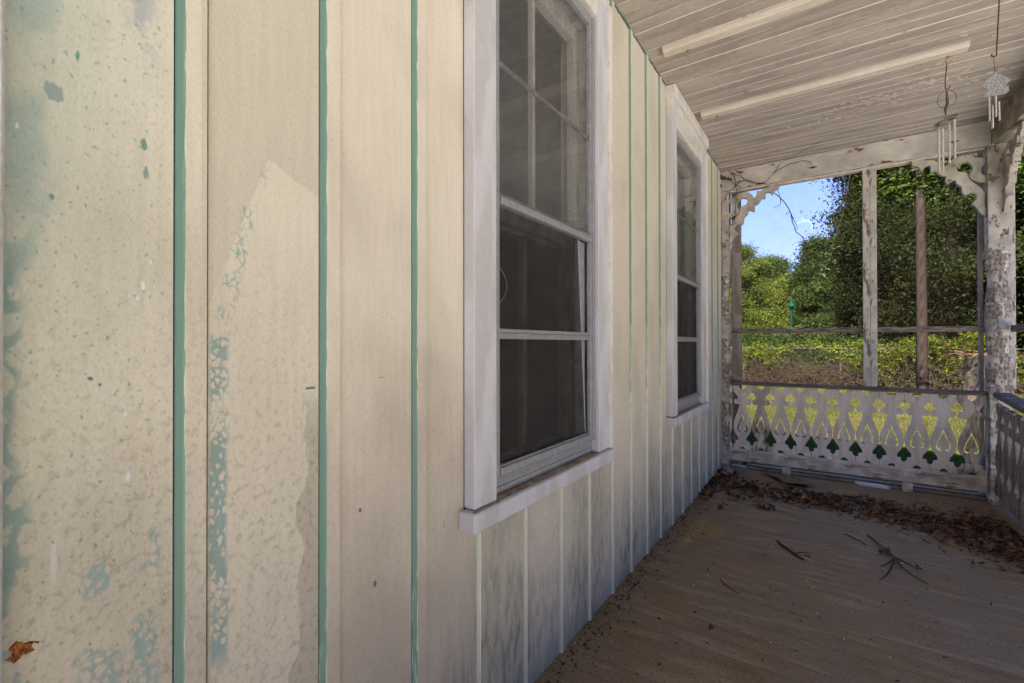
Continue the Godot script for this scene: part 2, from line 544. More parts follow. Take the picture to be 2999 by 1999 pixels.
func make_materials() -> void:
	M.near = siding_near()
	M.far = siding_far()
	M.edges = [edge_paint(0.45, 61), edge_paint(1.0, 62), edge_paint(1.35, 63), edge_paint(6.0, 64)]
	var white := Color8(212, 203, 190)
	var grey := Color8(122, 112, 102)
	M.beam = peeling(white, Color8(104, 62, 44), Color8(126, 84, 62), 0.965, 71, 3.0, 1.0, 0.9, 0.16)
	M.post = peeling(white, Color8(142, 130, 118), Color8(118, 102, 90), 0.36, 74, 1.0, 2.2, 0.6, 0.2, 0.2)
	M.frame = peeling(white, Color8(124, 113, 103), Color8(112, 88, 76), 0.86, 76, 1.0, 4.0, 0.5, 0.16, 0.2)
	M.weathered = mottled(Color8(222, 208, 190), Color8(204, 189, 171), 78, 0.5, 1.0, 6.0, 0.10, 0.85, 0.08)
	M.weathered_b = peeling(Color8(228, 215, 198), Color8(172, 154, 138), Color8(140, 118, 102), 0.65, 79, 1.0, 4.0, 0.9, 0.2, 0.15)
	M.rail_dark = mottled(Color8(118, 106, 95), Color8(94, 83, 74), 81, 0.6, 9.0, 1.0, 0.2, 0.8, 0.15)
	M.rail_pale = peeling(Color8(226, 212, 192), Color8(168, 146, 128), Color8(144, 116, 98), 0.84, 82, 7.0, 1.0, 0.45, 0.2, 0.2)
	M.bare_v = mottled(Color8(158, 148, 140), Color8(130, 120, 112), 84, 0.6, 1.0, 9.0, 0.2, 0.85, 0.15)
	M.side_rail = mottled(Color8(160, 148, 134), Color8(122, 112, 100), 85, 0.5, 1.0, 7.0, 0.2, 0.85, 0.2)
	M.bracket = peeling(Color8(206, 196, 180), Color8(116, 76, 58), Color8(108, 84, 70), 0.972, 86, 1.0, 1.0, 0.5, 0.2)
	M.trim = mottled(Color8(214, 210, 212), Color8(200, 195, 194), 87, 0.8, 1.0, 4.0, 0.03, 0.6, 0.02)
	M.trim_edge = mottled(Color8(228, 222, 214), Color8(214, 205, 194), 88, 0.9, 1.0, 1.0, 0.05, 0.7)
	M.sill_dirt = mottled(Color8(146, 124, 98), Color8(176, 160, 140), 89, 0.4, 1.0, 1.0, 0.25, 0.95, 0.1)
	M.alu = mottled(Color8(154, 153, 155), Color8(164, 163, 165), 90, 0.22, 1.0, 1.0, 0.5, 0.5, 0.01)
	M.alu.metallic = 0.25
	M.alu_dark = mottled(Color8(122, 117, 116), Color8(140, 136, 136), 91, 0.4, 1.0, 1.0, 0.16, 0.5)
	M.alu_dark.metallic = 0.4
	M.wood_dark = plain(Color8(58, 48, 42), 0.9)
	M.sash = mottled(Color8(158, 151, 143), Color8(132, 124, 115), 92, 0.5, 1.0, 4.0, 0.12, 0.7)
	M.ceiling = []
	for i in 3:
		M.ceiling.append(mottled([Color8(184, 172, 159), Color8(179, 168, 156), Color8(188, 176, 163)][i], [Color8(166, 154, 143), Color8(162, 151, 140), Color8(170, 158, 147)][i], 100 + i * 3, 0.8, 5.0, 1.0, 0.07, 0.8, 0.03))
	M.bead = plain(Color8(228, 219, 208), 0.7)  # paler than the boards: edge highlight painted into the colour
	M.strip = mottled(Color8(226, 214, 198), Color8(208, 195, 178), 111, 0.7, 8.0, 1.0, 0.07, 0.7, 0.05)
	M.floor = floor_paint()
	M.hidden = plain(Color8(70, 58, 48), 0.95)
	M.glass = plain(Color(1, 1, 1, 0.06), 0.02)
	M.glass.transparency = BaseMaterial3D.TRANSPARENCY_ALPHA
	M.glass.metallic_specular = 0.5
	M.glass.cull_mode = BaseMaterial3D.CULL_DISABLED
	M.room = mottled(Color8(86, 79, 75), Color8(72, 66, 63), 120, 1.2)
	M.rust = mottled(Color8(96, 58, 42), Color8(62, 44, 38), 121, 0.05, 1, 1, 0.3, 0.9)
	M.brass = plain(Color8(176, 146, 92), 0.5, 0.6)
	M.shell = mottled(Color8(176, 172, 168), Color8(124, 121, 119), 123, 0.06, 1, 1, 0.3, 0.5, 0.02)
	M.chime = mottled(Color8(214, 206, 194), Color8(176, 164, 150), 124, 0.05, 1, 1, 0.2, 0.4)
	M.chime_frame = mottled(Color8(112, 104, 98), Color8(80, 74, 70), 125, 0.04, 1, 1, 0.3, 0.6)
	M.vine = mottled(Color8(86, 66, 52), Color8(58, 44, 36), 126, 0.1, 1, 1, 0.3, 0.95)
	M.bark = mottled(Color8(92, 80, 68), Color8(60, 50, 43), 127, 0.7, 1.0, 4.0, 0.4, 0.95, 1.5)
	M.pole = mottled(Color8(60, 47, 40), Color8(40, 32, 27), 128, 0.5, 1.0, 8.0, 0.35, 0.9, 0.15)
	M.lamp_green = plain(Color8(4, 58, 44), 0.6)
	M.steel = plain(Color8(88, 84, 80), 0.7, 0.1)
	M.asphalt_roof = mottled(Color8(70, 66, 62), Color8(54, 52, 50), 129, 1.0)
	M.lawn = mottled(Color8(66, 70, 36), Color8(86, 78, 50), 130, 3.1, 1, 1, 0.3, 0.95, 1.2)
	M.dry = mottled(Color8(112, 92, 70), Color8(70, 62, 44), 131, 2.3, 1, 1, 0.3, 0.95, 1.2)
	M.gravel = mottled(Color8(214, 211, 203), Color8(198, 195, 187), 132, 1.7, 1, 1, 0.2, 0.95, 0.8)  # pale surface of the added ground that bounces sunlight
	M.leaf = plain(Color.WHITE, 0.95)
	M.leaf.metallic_specular = 0.15
	M.leaf.vertex_color_use_as_albedo = true
	M.leaf.backlight_enabled = true
	M.leaf.backlight = Color(0.42, 0.45, 0.18)
	M.leaf.cull_mode = BaseMaterial3D.CULL_DISABLED
	M.litter = plain(Color.WHITE, 0.9)
	M.litter.vertex_color_use_as_albedo = true
	M.litter.cull_mode = BaseMaterial3D.CULL_DISABLED
	M.screen = screen_cloth(Color8(84, 74, 60), 0.22, 140)
	M.window_screen = screen_cloth(Color8(60, 56, 54), 0.66, 141)
	M.grime = grime_film()

func screen_cloth(col: Color, cover: float, sd: int) -> StandardMaterial3D:
	var n := 256
	var a := noise(n, n, 0.02, sd, 3, true)
	var f := noise(n, n, 0.4, sd + 1, 1, true)
	var out := PackedByteArray()
	out.resize(n * n * 4)
	for i in n * n:
		var c := srgb(col)
		for q in 3:
			out[i * 4 + q] = int(c[q])
		out[i * 4 + 3] = clampi(int(255.0 * cover * (1.0 + (f[i] - 128) / 128.0 * 0.22 + (a[i] - 128) / 128.0 * 0.12)), 0, 255)
	var m := plain(Color.WHITE, 1.0)
	m.albedo_texture = tex(n, n, out, Image.FORMAT_RGBA8)
	m.transparency = BaseMaterial3D.TRANSPARENCY_ALPHA
	m.cull_mode = BaseMaterial3D.CULL_DISABLED
	triplanar(m, 0.7)
	return m

# dried condensation on the upper pane, thickest where it ran down to the bottom rail
func grime_film() -> StandardMaterial3D:
	var w := 256
	var h := 512
	var a := noise(w, h, 0.07, 150, 4, false, 1.0, 10.0)
	var f := noise(w, h, 0.3, 151, 2)
	var out := PackedByteArray()
	out.resize(w * h * 4)
	for j in h:
		var t := float(j) / h
		for i in w:
			var k := j * w + i
			var edge := clampf((t - 0.50 - (a[k] - 128) / 255.0 * 0.5) / 0.35, 0, 1)
			var al := 0.004 + 0.26 * edge * (0.5 + a[k] / 255.0 * 0.8)
			out[k * 4] = 122; out[k * 4 + 1] = 126; out[k * 4 + 2] = 118
			out[k * 4 + 3] = clampi(int(255.0 * al * (0.85 + f[k] / 255.0 * 0.3)), 0, 255)
	var m := plain(Color.WHITE, 0.9)
	m.albedo_texture = tex(w, h, out, Image.FORMAT_RGBA8)
	m.transparency = BaseMaterial3D.TRANSPARENCY_ALPHA
	m.cull_mode = BaseMaterial3D.CULL_DISABLED
	m.texture_repeat = false
	return m

# ---------------------------------------------------------------- the house
func build_house() -> void:
	var h := thing("house", "cream board-and-batten house wall with green batten edges and two white windows", "house")
	# solid wall behind the siding, open where the windows are
	var holes := [[1.112, 1.86], [3.102, 3.85]]
	var st := begin()
	var from := -3.0
	for o in holes:
		box(st, V(-0.14, -0.3, from), V(-0.007, CEIL + 0.1, o[0]))
		box(st, V(-0.14, -0.3, o[0]), V(-0.006, 0.70, o[1]))
		box(st, V(-0.14, 2.56, o[0]), V(-0.006, CEIL + 0.1, o[1]))
		from = o[1]
	box(st, V(-0.14, -0.3, from), V(-0.006, CEIL + 0.1, END))
	obj("wall", st.commit(), M.hidden, h)
	# the two rooms seen through the windows, closed off from the yard
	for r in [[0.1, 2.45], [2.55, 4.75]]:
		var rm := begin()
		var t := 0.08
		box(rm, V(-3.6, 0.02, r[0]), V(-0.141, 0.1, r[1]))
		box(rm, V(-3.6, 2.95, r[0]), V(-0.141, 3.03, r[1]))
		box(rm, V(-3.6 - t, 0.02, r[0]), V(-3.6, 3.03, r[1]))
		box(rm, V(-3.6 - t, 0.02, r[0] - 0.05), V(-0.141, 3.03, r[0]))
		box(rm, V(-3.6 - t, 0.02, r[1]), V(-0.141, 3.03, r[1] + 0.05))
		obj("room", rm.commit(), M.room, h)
	var body := begin()
	box(body, V(-8.0, LAWN, -3.0), V(-7.85, 3.4, END))
	box(body, V(-7.85, LAWN, END - 0.12), V(-0.07, 3.4, END + 0.02))
	box(body, V(-8.0, LAWN, -3.15), V(-0.007, 3.4, -3.0))
	box(body, V(-7.85, LAWN, -3.0), V(-0.14, 0.0, END - 0.12))
	obj("outer_wall", body.commit(), M.siding_plain, h)
	var roof := begin()
	var rp := PackedVector2Array([Vector2(-8.5, 3.25), Vector2(-4.0, 5.9), Vector2(0.0, 3.55), Vector2(2.45, 2.98), Vector2(2.45, 3.08), Vector2(0.0, 3.68), Vector2(-4.0, 6.05), Vector2(-8.5, 3.4)])
	extrude(roof, rp, V(0, 0, -3.3), Vector3.RIGHT, Vector3.UP, V(0, 0, 8.5))
	var gable := PackedVector2Array([Vector2(-8.0, 3.4), Vector2(-0.1, 3.4), Vector2(-4.0, 5.88)])
	extrude(roof, gable, V(0, 0, END - 0.12), Vector3.RIGHT, Vector3.UP, V(0, 0, 0.12))
	extrude(roof, gable, V(0, 0, -3.15), Vector3.RIGHT, Vector3.UP, V(0, 0, 0.12))
	obj("roof", roof.commit(), M.asphalt_roof, h)
	# siding: each board lies between two battens; under a window it is cut short
	var win := [[1.0115, 1.9785], [3.0015, 3.9685]]
	var under := 0.668
	for k in range(-2, 18):
		var a := B0 + PITCH * k
		var fl0 := a + 0.048
		var fl1 := minf(a + PITCH - 0.0022, END - 0.01)
		if fl0 > END - 0.03: continue
		if fl1 < 0.05: continue
		fl0 = maxf(fl0, 0.0)
		var pieces := [[fl0, fl1, CEIL - 0.004]]
		for w in win:
			var np := []
			for p in pieces:
				if p[1] <= w[0] or p[0] >= w[1] or p[2] < 2:
					np.append(p)
					continue
				if p[0] < w[0]: np.append([p[0], w[0], p[2]])
				if p[1] > w[1]: np.append([w[1], p[1], p[2]])
				np.append([maxf(p[0], w[0]), minf(p[1], w[1]), under])
			pieces = np
		# one board of the siding may be an L round the window's corner: one mesh all the same
		var s := begin()
		var near := fl1 < 1.12
		uvmap(near)
		for p in pieces:
			box(s, V(-0.005, 0.0, p[0]), V(0, p[2], p[1]))
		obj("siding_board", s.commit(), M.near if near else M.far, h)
		# its batten
		if a < 0.05 or a > END - 0.06: continue
		var mid := a + 0.02
		var top := CEIL - 0.004
		for w in win:
			if mid > w[0] and mid < w[1]: top = under
		var e := begin()
		uo = Vector2(a - 0.0005, CEIL)
		us = Vector2(1.0 / 0.013, 1.0 / CEIL)
		face(e, [V(0.0, 0, a), V(0.008, 0, a + 0.012), V(0.008, top, a + 0.012), V(0.0, top, a)], V(1, 0, -1))
		face(e, [V(0.0, 0, a), V(-0.005, 0, a), V(-0.005, top, a), V(0.0, top, a)], V(0, 0, -1))
		var fr := begin()
		uvmap(near)
		bevel_box(fr, V(-0.005, 0.0, a + 0.012), V(0.0078, top, a + 0.043), 0.0)
		var em := e.commit()
		# the slope, lapped by the flat; uv of the slope runs with the height only
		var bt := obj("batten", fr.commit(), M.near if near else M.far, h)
		obj("green_edge", em, M.edges[3] if top < 1.0 else M.edges[0] if a < 1.0 else M.edges[1] if a < 2.0 or a > 2.95 else M.edges[2], bt)
	uvmap(false)
	var dt := begin()
	bevel_box(dt, V(-0.005, 0.0, -0.02), V(0.032, 2.3, 0.1165), 0.003)
	tag(obj("door_trim", dt.commit(), M.weathered_white, h), "white painted door trim, its edge at the left of the photo")
	# the ragged green-blue paint line along the ceiling
	rng.seed = 5
	var cl := begin()
	for i in 90:
		var d := 1.95 + i * 0.032
		if d > 2.95 and d < 4.02:
			if d < 2.983:
				obj("caulk_line", cl.commit(), M.caulk, h)
				cl = begin()
			continue
		var q := rng.randf_range(0.002, 0.010)
		box(cl, V(0.0, CEIL - q, d), V(rng.randf_range(0.004, 0.009), CEIL - 0.001, d + 0.030))
	obj("caulk_line", cl.commit(), M.caulk, h)
	build_window(h, 0.0, "near window, white cased with a dusty upper pane")
	build_window(h, 1.99, "far window, white cased, reflecting the yard")

func uvmap(near: bool) -> void:
	if near:
		uo = Vector2(0.06, CEIL)
		us = Vector2(1.0 / 1.04, 1.0 / CEIL)
	else:
		uo = Vector2(1.05, CEIL)
		us = Vector2(1.0 / 3.82, 1.0 / CEIL)

func build_window(h: Node3D, dd: float, label: String) -> void:
	var w := Node3D.new()
	w.name = part_name(h, "window")
	h.add_child(w)
	w.position = V(0, 0, dd)
	tag(w, label)
	var L := 1.118
	var R := 1.852
	obj("casing", boxm(V(0, 0.722, 1.012), V(0.04, 2.70, L), 0.003), M.trim, w)
	obj("casing", boxm(V(0, 0.722, R), V(0.043, 2.70, 1.953), 0.003), M.trim, w)
	var ed := begin()
	bevel_box(ed, V(0.0, 0.722, 1.9535), V(0.058, 2.70, 1.978), 0.003)
	obj("casing_edge", ed.commit(), M.trim_edge, w)
	var hd := begin()
	bevel_box(hd, V(0, 2.60, L + 0.0005), V(0.039, 2.70, R - 0.0005), 0.002)
	bevel_box(hd, V(0, 2.701, 1.012), V(0.043, 2.76, 1.978), 0.003)
	bevel_box(hd, V(0, 2.7605, 1.0), V(0.062, 2.832, 1.99), 0.004)
	obj("head_casing", hd.commit(), M.trim_edge, w)
	var si := begin()
	bevel_box(si, V(0.0, 0.664, 0.988), V(0.060, 0.719, 1.98), 0.004)
	obj("sill", si.commit(), M.trim, w)
	# dust lying on the sill
	var du := begin()
	box(du, V(-0.10, 0.690, L + 0.002), V(-0.001, 0.7192, R - 0.002))
	box(du, V(0.0, 0.7192, L + 0.002), V(0.042, 0.7212, R - 0.002))
	box(du, V(0.0412, 0.7192, 1.0), V(0.050, 0.7207, L + 0.002))
	obj("sill_dust", du.commit(), M.sill_dirt, w)
	var jm := begin()
	for s in [[L - 0.012, L - 0.0002], [R + 0.0002, R + 0.012]]:
		box(jm, V(-0.139, 0.70, s[0]), V(-0.001, 2.599, s[1]))
	box(jm, V(-0.139, 2.56, L), V(-0.001, 2.599, R))
	obj("jamb", jm.commit(), M.sash, w)
	# aluminium storm frame
	var al := begin()
	var x0 := 0.006
	var x1 := 0.028
	bevel_box(al, V(x0, 0.778, L + 0.0005), V(x1, 2.585, L + 0.022), 0.0015)
	bevel_box(al, V(x0, 0.778, L + 0.0225), V(x1 - 0.006, 2.585, L + 0.040), 0.0015)
	bevel_box(al, V(x0, 0.778, R - 0.022), V(x1, 2.585, R - 0.0005), 0.0015)
	bevel_box(al, V(x0, 0.778, R - 0.040), V(x1 - 0.006, 2.585, R - 0.0225), 0.0015)
	bevel_box(al, V(x0, 2.545, L + 0.0405), V(x1 - 0.003, 2.585, R - 0.0405), 0.0015)
	bevel_box(al, V(x0, 0.781, L + 0.0405), V(x1 - 0.001, 0.806, R - 0.0405), 0.002)
	bevel_box(al, V(x0 + 0.001, 0.8065, L + 0.0405), V(x1 - 0.010, 0.812, R - 0.0405), 0.001)
	obj("storm_frame", al.commit(), M.alu, w)
	var ex := begin()
	bevel_box(ex, V(-0.004, 0.7215, L + 0.001), V(0.012, 0.744, R - 0.001), 0.001)
	bevel_box(ex, V(-0.006, 0.7445, L + 0.001), V(0.009, 0.777, R - 0.001), 0.001)
	obj("sill_track", ex.commit(), M.alu, w)
	obj("meeting_rail", boxm(V(0.008, 1.618, L + 0.0405), V(0.030, 1.643, R - 0.0405), 0.002), M.alu, w)
	obj("meeting_rail", boxm(V(0.008, 1.6435, L + 0.0405), V(0.024, 1.655, R - 0.0405), 0.002), M.alu_dark, w)
	var mr := begin()
	bevel_box(mr, V(0.002, 1.203, L + 0.0405), V(0.018, 1.222, R - 0.0405), 0.002)
	bevel_box(mr, V(0.002, 1.2225, L + 0.0405), V(0.013, 1.236, R - 0.0405), 0.002)
	obj("screen_rail", mr.commit(), M.alu, w)
	obj("glazing_bar", boxm(V(0.010, 2.052, L + 0.0405), V(0.020, 2.068, R - 0.0405), 0.002), M.alu_dark, w)
	# upper pane with its grime, lower pane and the slack insect screen before it
	uo = Vector2(L + 0.04, 2.545)
	us = Vector2(1.0 / (R - L - 0.08), 1.0 / (2.545 - 1.656))
	var gl := begin()
	face(gl, [V(0.0165, 2.0685, L + 0.0405), V(0.0165, 2.545, L + 0.0405), V(0.0165, 2.545, R - 0.0405), V(0.0165, 2.0685, R - 0.0405)], Vector3.RIGHT)
	obj("pane", gl.commit(), M.glass, w)
	gl = begin()
	face(gl, [V(0.0165, 1.6555, L + 0.0405), V(0.0165, 2.0515, L + 0.0405), V(0.0165, 2.0515, R - 0.0405), V(0.0165, 1.6555, R - 0.0405)], Vector3.RIGHT)
	obj("pane", gl.commit(), M.glass, w)
	gl = begin()
	face(gl, [V(0.0125, 1.6555, L + 0.0405), V(0.0125, 2.545, L + 0.0405), V(0.0125, 2.545, R - 0.0405), V(0.0125, 1.6555, R - 0.0405)], Vector3.RIGHT)
	obj("grime", gl.commit(), M.grime, w)
	gl = begin()
	face(gl, [V(-0.012, 0.81, L), V(-0.012, 1.64, L), V(-0.012, 1.64, R), V(-0.012, 0.81, R)], Vector3.RIGHT)
	obj("pane", gl.commit(), M.glass, w)
	# the screen has slipped: its right edge leans away from the channel, more at the top
	var slip := 0.075 if dd < 1.0 else 0.005
	gl = begin()
	face(gl, [V(0.004, 0.8125, L + 0.0405), V(0.004, 1.617, L + 0.0405), V(0.004, 1.617, R - 0.045 - slip), V(0.004, 0.8125, R - 0.045 - slip * 0.12)], Vector3.RIGHT)
	obj("insect_screen", gl.commit(), M.window_screen, w)
	gl = begin()
	tube(gl, [V(0.004, 1.617, R - 0.045 - slip), V(0.004, 0.8125, R - 0.045 - slip * 0.12)], [0.003], 5)
	obj("screen_edge", gl.commit(), M.alu, w)
	if dd < 1.0:
		obj("channel", boxm(V(-0.008, 0.81, R - 0.128), V(-0.0045, 1.617, R - 0.0405), 0.0), M.alu, w)
		# a spline that has come loose and loops out of the screen
		var lp := []
		for i in 15:
			var t := i / 14.0
			lp.append(V(0.008 + 0.01 * sin(t * PI), 1.44 - t * 0.15, L + 0.042 + 0.042 * sin(t * PI * 1.1)))
		gl = begin()
		tube(gl, lp, [0.0014], 4)
		obj("loose_spline", gl.commit(), M.alu_dark, w)
	# the old wooden sash behind
	var sa := begin()
	for s in [[L, L + 0.05], [R - 0.05, R]]:
		bevel_box(sa, V(-0.085, 1.60, s[0]), V(-0.045, 2.559, s[1]), 0.003)
	bevel_box(sa, V(-0.085, 2.50, L + 0.0505), V(-0.046, 2.559, R - 0.0505), 0.003)
	bevel_box(sa, V(-0.085, 1.60, L + 0.0505), V(-0.046, 1.65, R - 0.0505), 0.003)
	bevel_box(sa, V(-0.075, 1.6505, 1.47), V(-0.050, 2.4995, 1.488), 0.003)
	for s in [[L, L + 0.05], [R - 0.05, R]]:
		bevel_box(sa, V(-0.128, 0.71, s[0]), V(-0.09, 1.64, s[1]), 0.003)
	bevel_box(sa, V(-0.128, 0.71, L + 0.0505), V(-0.091, 0.79, R - 0.0505), 0.003)
	bevel_box(sa, V(-0.128, 1.59, L + 0.0505), V(-0.091, 1.64, R - 0.0505), 0.003)
	bevel_box(sa, V(-0.120, 0.7905, 1.47), V(-0.095, 1.5895, 1.50), 0.003)
	obj("sash", sa.commit(), M.sash, w)

# ---------------------------------------------------------------- porch floor and ceiling
func build_porch() -> void:
	var fl := structure("porch_floor", "brown painted board floor of the porch")
	var bm := begin()
	box(bm, V(-0.14, -0.16, -3.0), V(2.05, -0.025, 5.0))
	obj("floor_base", bm.commit(), M.hidden, fl)
	rng.seed = 21
	var d := -1.2
	var k := 0
	while d < 5.0:
		var wd := 0.0945
		var y := rng.randf_range(-0.0012, 0.0008)
		# a few boards are pieced from two lengths
		var cuts := [0.0, 2.08]
		var s := begin()
		for c in cuts.size() - 1:
			bevel_box(s, V(cuts[c], -0.022, d), V(cuts[c + 1], y, d + wd - rng.randf_range(0.0010, 0.0026)), 0.0018)
		obj("floor_board", s.commit(), M.floor, fl)
		d += wd
		k += 1
	var ap := begin()
	box(ap, V(2.0, LAWN, -3.0), V(2.04, -0.03, 4.95))
	box(ap, V(-0.1, LAWN, 4.95), V(2.04, -0.03, 5.0))
	obj("skirt_board", ap.commit(), M.rail_pale, fl)

	var ce := structure("porch_ceiling", "narrow painted tongue-and-groove ceiling of the porch")
	d = -1.0
	var first := true
	while d < END - 0.005:
		var d1 := minf(d + 0.0875, END)
		var drop := rng.randf_range(-0.0012, 0.0012)
		var s := begin()
		bevel_box(s, V(0.0, CEIL + drop, d + 0.0035), V(2.35, CEIL + 0.018, d1 - 0.0006), 0.001)
		var b := obj("ceiling_board", s.commit(), M.ceiling[rng.randi() % 3], ce)
		# the bead along its near edge, with the light it catches painted in as a paler colour
		var q := begin()
		var x := 0.0
		while x < 2.3:
			var x2 := minf(x + rng.randf_range(0.15, 0.6), 2.34)
			var e := rng.randf_range(-0.0018, 0.0008)
			face(q, [V(x, CEIL + drop - e, d + 0.0034), V(x2, CEIL + drop - e, d + 0.0034), V(x2, CEIL + 0.006, d), V(x, CEIL + 0.006, d)], Vector3(0, -1, 0.6))
			if rng.randf() < 0.3:
				x2 += rng.randf_range(0.0, 0.03)
			x = x2
		obj("bead", q.commit(), M.bead, b)
		d += 0.0875
	# flakes of paint curling off the boards
	rng.seed = 23
	var fk := begin()
	for q in [[1.10, 3.96, 0.16, 0.05, 70], [0.80, 4.10, 0.16, 0.05, 26], [1.40, 3.86, 0.10, 0.05, 26], [1.36, 3.62, 0.12, 0.05, 30], [1.20, 3.10, 0.5, 0.3, 14], [1.62, 4.1, 0.1, 0.2, 18]]:
		for i in q[4]:
			var c := V(q[0] + rng.randfn(0, q[2]), CEIL - 0.003, q[1] + rng.randfn(0, q[3]))
			var l := rng.randf_range(0.005, 0.018)
			var wd2 := rng.randf_range(0.001, 0.0035)
			face(fk, [c + V(-l, 0.002, -wd2), c + V(l, 0.001, -wd2), c + V(l * 0.8, rng.randf_range(-0.010, -0.002), wd2), c + V(-l * 0.7, rng.randf_range(-0.008, -0.002), wd2)], Vector3(0, -1, 0.3))
	tag(obj("paint_flakes", fk.commit(), M.ceiling[2], ce), "", "", "", "stuff")
	var lid := begin()
	box(lid, V(-0.1, CEIL + 0.02, -3.1), V(2.38, CEIL + 0.06, 5.1))
	box(lid, V(2.36, CEIL - 0.02, -3.1), V(2.40, CEIL + 0.24, 5.1))
	box(lid, V(0.0, CEIL - 0.001, -3.1), V(2.36, CEIL + 0.018, -1.01))
	obj("ceiling_backing", lid.commit(), M.ceiling[0], ce)

	# beams
	var bt := thing("porch_beam", "white flaking beam across the far end of the porch", "beam")
	obj("beam_face", boxm(V(0.0, 2.652, END - 0.01), V(1.85, CEIL - 0.001, END + 0.11), 0.004), M.beam, bt)
	var cap := begin()
	bevel_box(cap, V(0.0, 2.80, END - 0.024), V(1.846, CEIL - 0.002, END - 0.0105), 0.005)
	obj("cap_moulding", cap.commit(), M.beam, bt)
	obj("under_board", boxm(V(0.066, 2.640, END + 0.02), V(1.826, 2.6515, END + 0.10), 0.002), M.weathered, bt)
	var sb := thing("porch_beam", "dirty beam over the open right side, meeting the far beam at the corner post", "beam", V(1.852, 0, END - 0.012))
	sb.rotation.y = deg_to_rad(3.6)
	obj("beam_face", boxm(Vector3(0.0, 2.655, 0.0), Vector3(0.12, CEIL + 0.01, 6.8), 0.004), M.dirty_beam, sb)

	# rafter strips nailed under the ceiling
	for q in [[2.585, 0.100, 2.36, "white moulded ceiling strip, nearer of the two"], [3.475, 0.108, 1.495, "white moulded ceiling strip with a wind chime hanging from it"]]:
		var dd: float = q[0]
		var cs := thing("ceiling_strip", q[3], "strip", Vector3.ZERO, "strips across the ceiling")
		var s := begin()
		var prof := PackedVector2Array([Vector2(0, 0), Vector2(0, -0.016), Vector2(0.004, -0.020), Vector2(0.008, -0.019), Vector2(0.012, -0.024), Vector2(0.018, -0.030), Vector2(0.072, -0.030), Vector2(0.078, -0.026), Vector2(0.080, 0.0)])
		extrude(s, prof, V(q[1], CEIL - 0.002, dd), V(0, 0, 1), Vector3.UP, V(q[2] - q[1], 0, 0))
		obj("moulding", s.commit(), M.strip, cs)

	# turned posts
	var prof := [[0.875, 0.030], [0.88, 0.064], [0.905, 0.066], [0.925, 0.073], [0.95, 0.071], [0.955, 0.0745], [0.985, 0.072], [0.99, 0.075], [1.02, 0.072], [1.025, 0.075], [1.05, 0.072], [1.055, 0.074], [1.084, 0.071], [1.09, 0.061], [1.2, 0.067], [1.222, 0.070], [1.227, 0.066], [1.25, 0.0725], [1.28, 0.072], [1.286, 0.069], [1.31, 0.072], [1.40, 0.073], [1.488, 0.070], [1.492, 0.065], [1.51, 0.072], [1.53, 0.066], [1.545, 0.070], [1.55, 0.064], [1.65, 0.058], [1.733, 0.054], [1.743, 0.063], [1.76, 0.070], [1.775, 0.066], [1.79, 0.0725], [1.81, 0.064], [1.825, 0.071], [1.845, 0.064], [1.855, 0.068], [1.87, 0.066], [1.875, 0.03]]
	for q in [[1.890, 4.874, "thick turned corner post with flaking white paint", 1.0], [0.002, 4.892, "turned half-hidden post against the end of the house wall", 0.95]]:
		var p := thing("porch_post", q[2], "post", V(q[0], 0, q[1]), "turned porch posts")
		var s := begin()
		lathe(s, prof, Vector3.ZERO)
		obj("turned_shaft", s.commit(), M.post, p)
		obj("square_top", boxm(Vector3(-0.064, 1.872, -0.064), Vector3(0.064, 2.650, 0.064), 0.004), M.post_top, p)
		obj("square_base", boxm(Vector3(-0.064, 0.0, -0.064), Vector3(0.064, 0.882, 0.064), 0.005), M.post, p)
	build_brackets()
	build_railing()
	build_screens()

func bracket_mesh() -> ArrayMesh:
	# scroll outline, measured from the corner of post and beam: x along the beam, y up
	var o := PackedVector2Array()
	for q in [[.423, -.001], [.418, -.037], [.385, -.053], [.362, -.09], [.348, -.068], [.337, -.059], [.32, -.057], [.309, -.071], [.308, -.093], [.309, -.112], [.283, -.108], [.272, -.119], [.257, -.142], [.237, -.158], [.217, -.162], [.223, -.181], [.22, -.207], [.212, -.223], [.19, -.205], [.167, -.201], [.164, -.224], [.146, -.25], [.131, -.261], [.131, -.284], [.128, -.307], [.116, -.328], [.086, -.317], [.059, -.326], [.05, -.345], [.053, -.372], [.08, -.402], [.056, -.425], [.044, -.45], [.025, -.487]]:
		o.append(Vector2(q[0], q[1]))
	for q in [[.004, -.505], [.002, -.464], [.010, -.406], [.004, -.365], [.008, -.332], [.026, -.294], [.054, -.259], [.081, -.227], [.095, -.199], [.099, -.177], [.108, -.158], [.129, -.149], [.153, -.14], [.161, -.112], [.152, -.089], [.129, -.077], [.099, -.078], [.078, -.104], [.069, -.125], [.075, -.15], [.088, -.175], [.091, -.193], [.075, -.222], [.045, -.241], [.001, -.256], [.001, -.204], [.017, -.193], [.027, -.175], [.024, -.141], [.015, -.119], [.004, -.104], [.001, -.07], [.027, -.065], [.057, -.054], [.069, -.039], [.106, -.023], [.147, -.024], [.182, -.037], [.206, -.068], [.214, -.095], [.229, -.085], [.237, -.067], [.243, -.033], [.275, -.037], [.298, -.020], [.337, -.015], [.36, -.001]]:
		o.append(Vector2(q[0], q[1]))
	var st := begin()
	extrude(st, o, Vector3.ZERO, Vector3.RIGHT, Vector3.UP, Vector3(0, 0, -0.04))
	return st.commit()

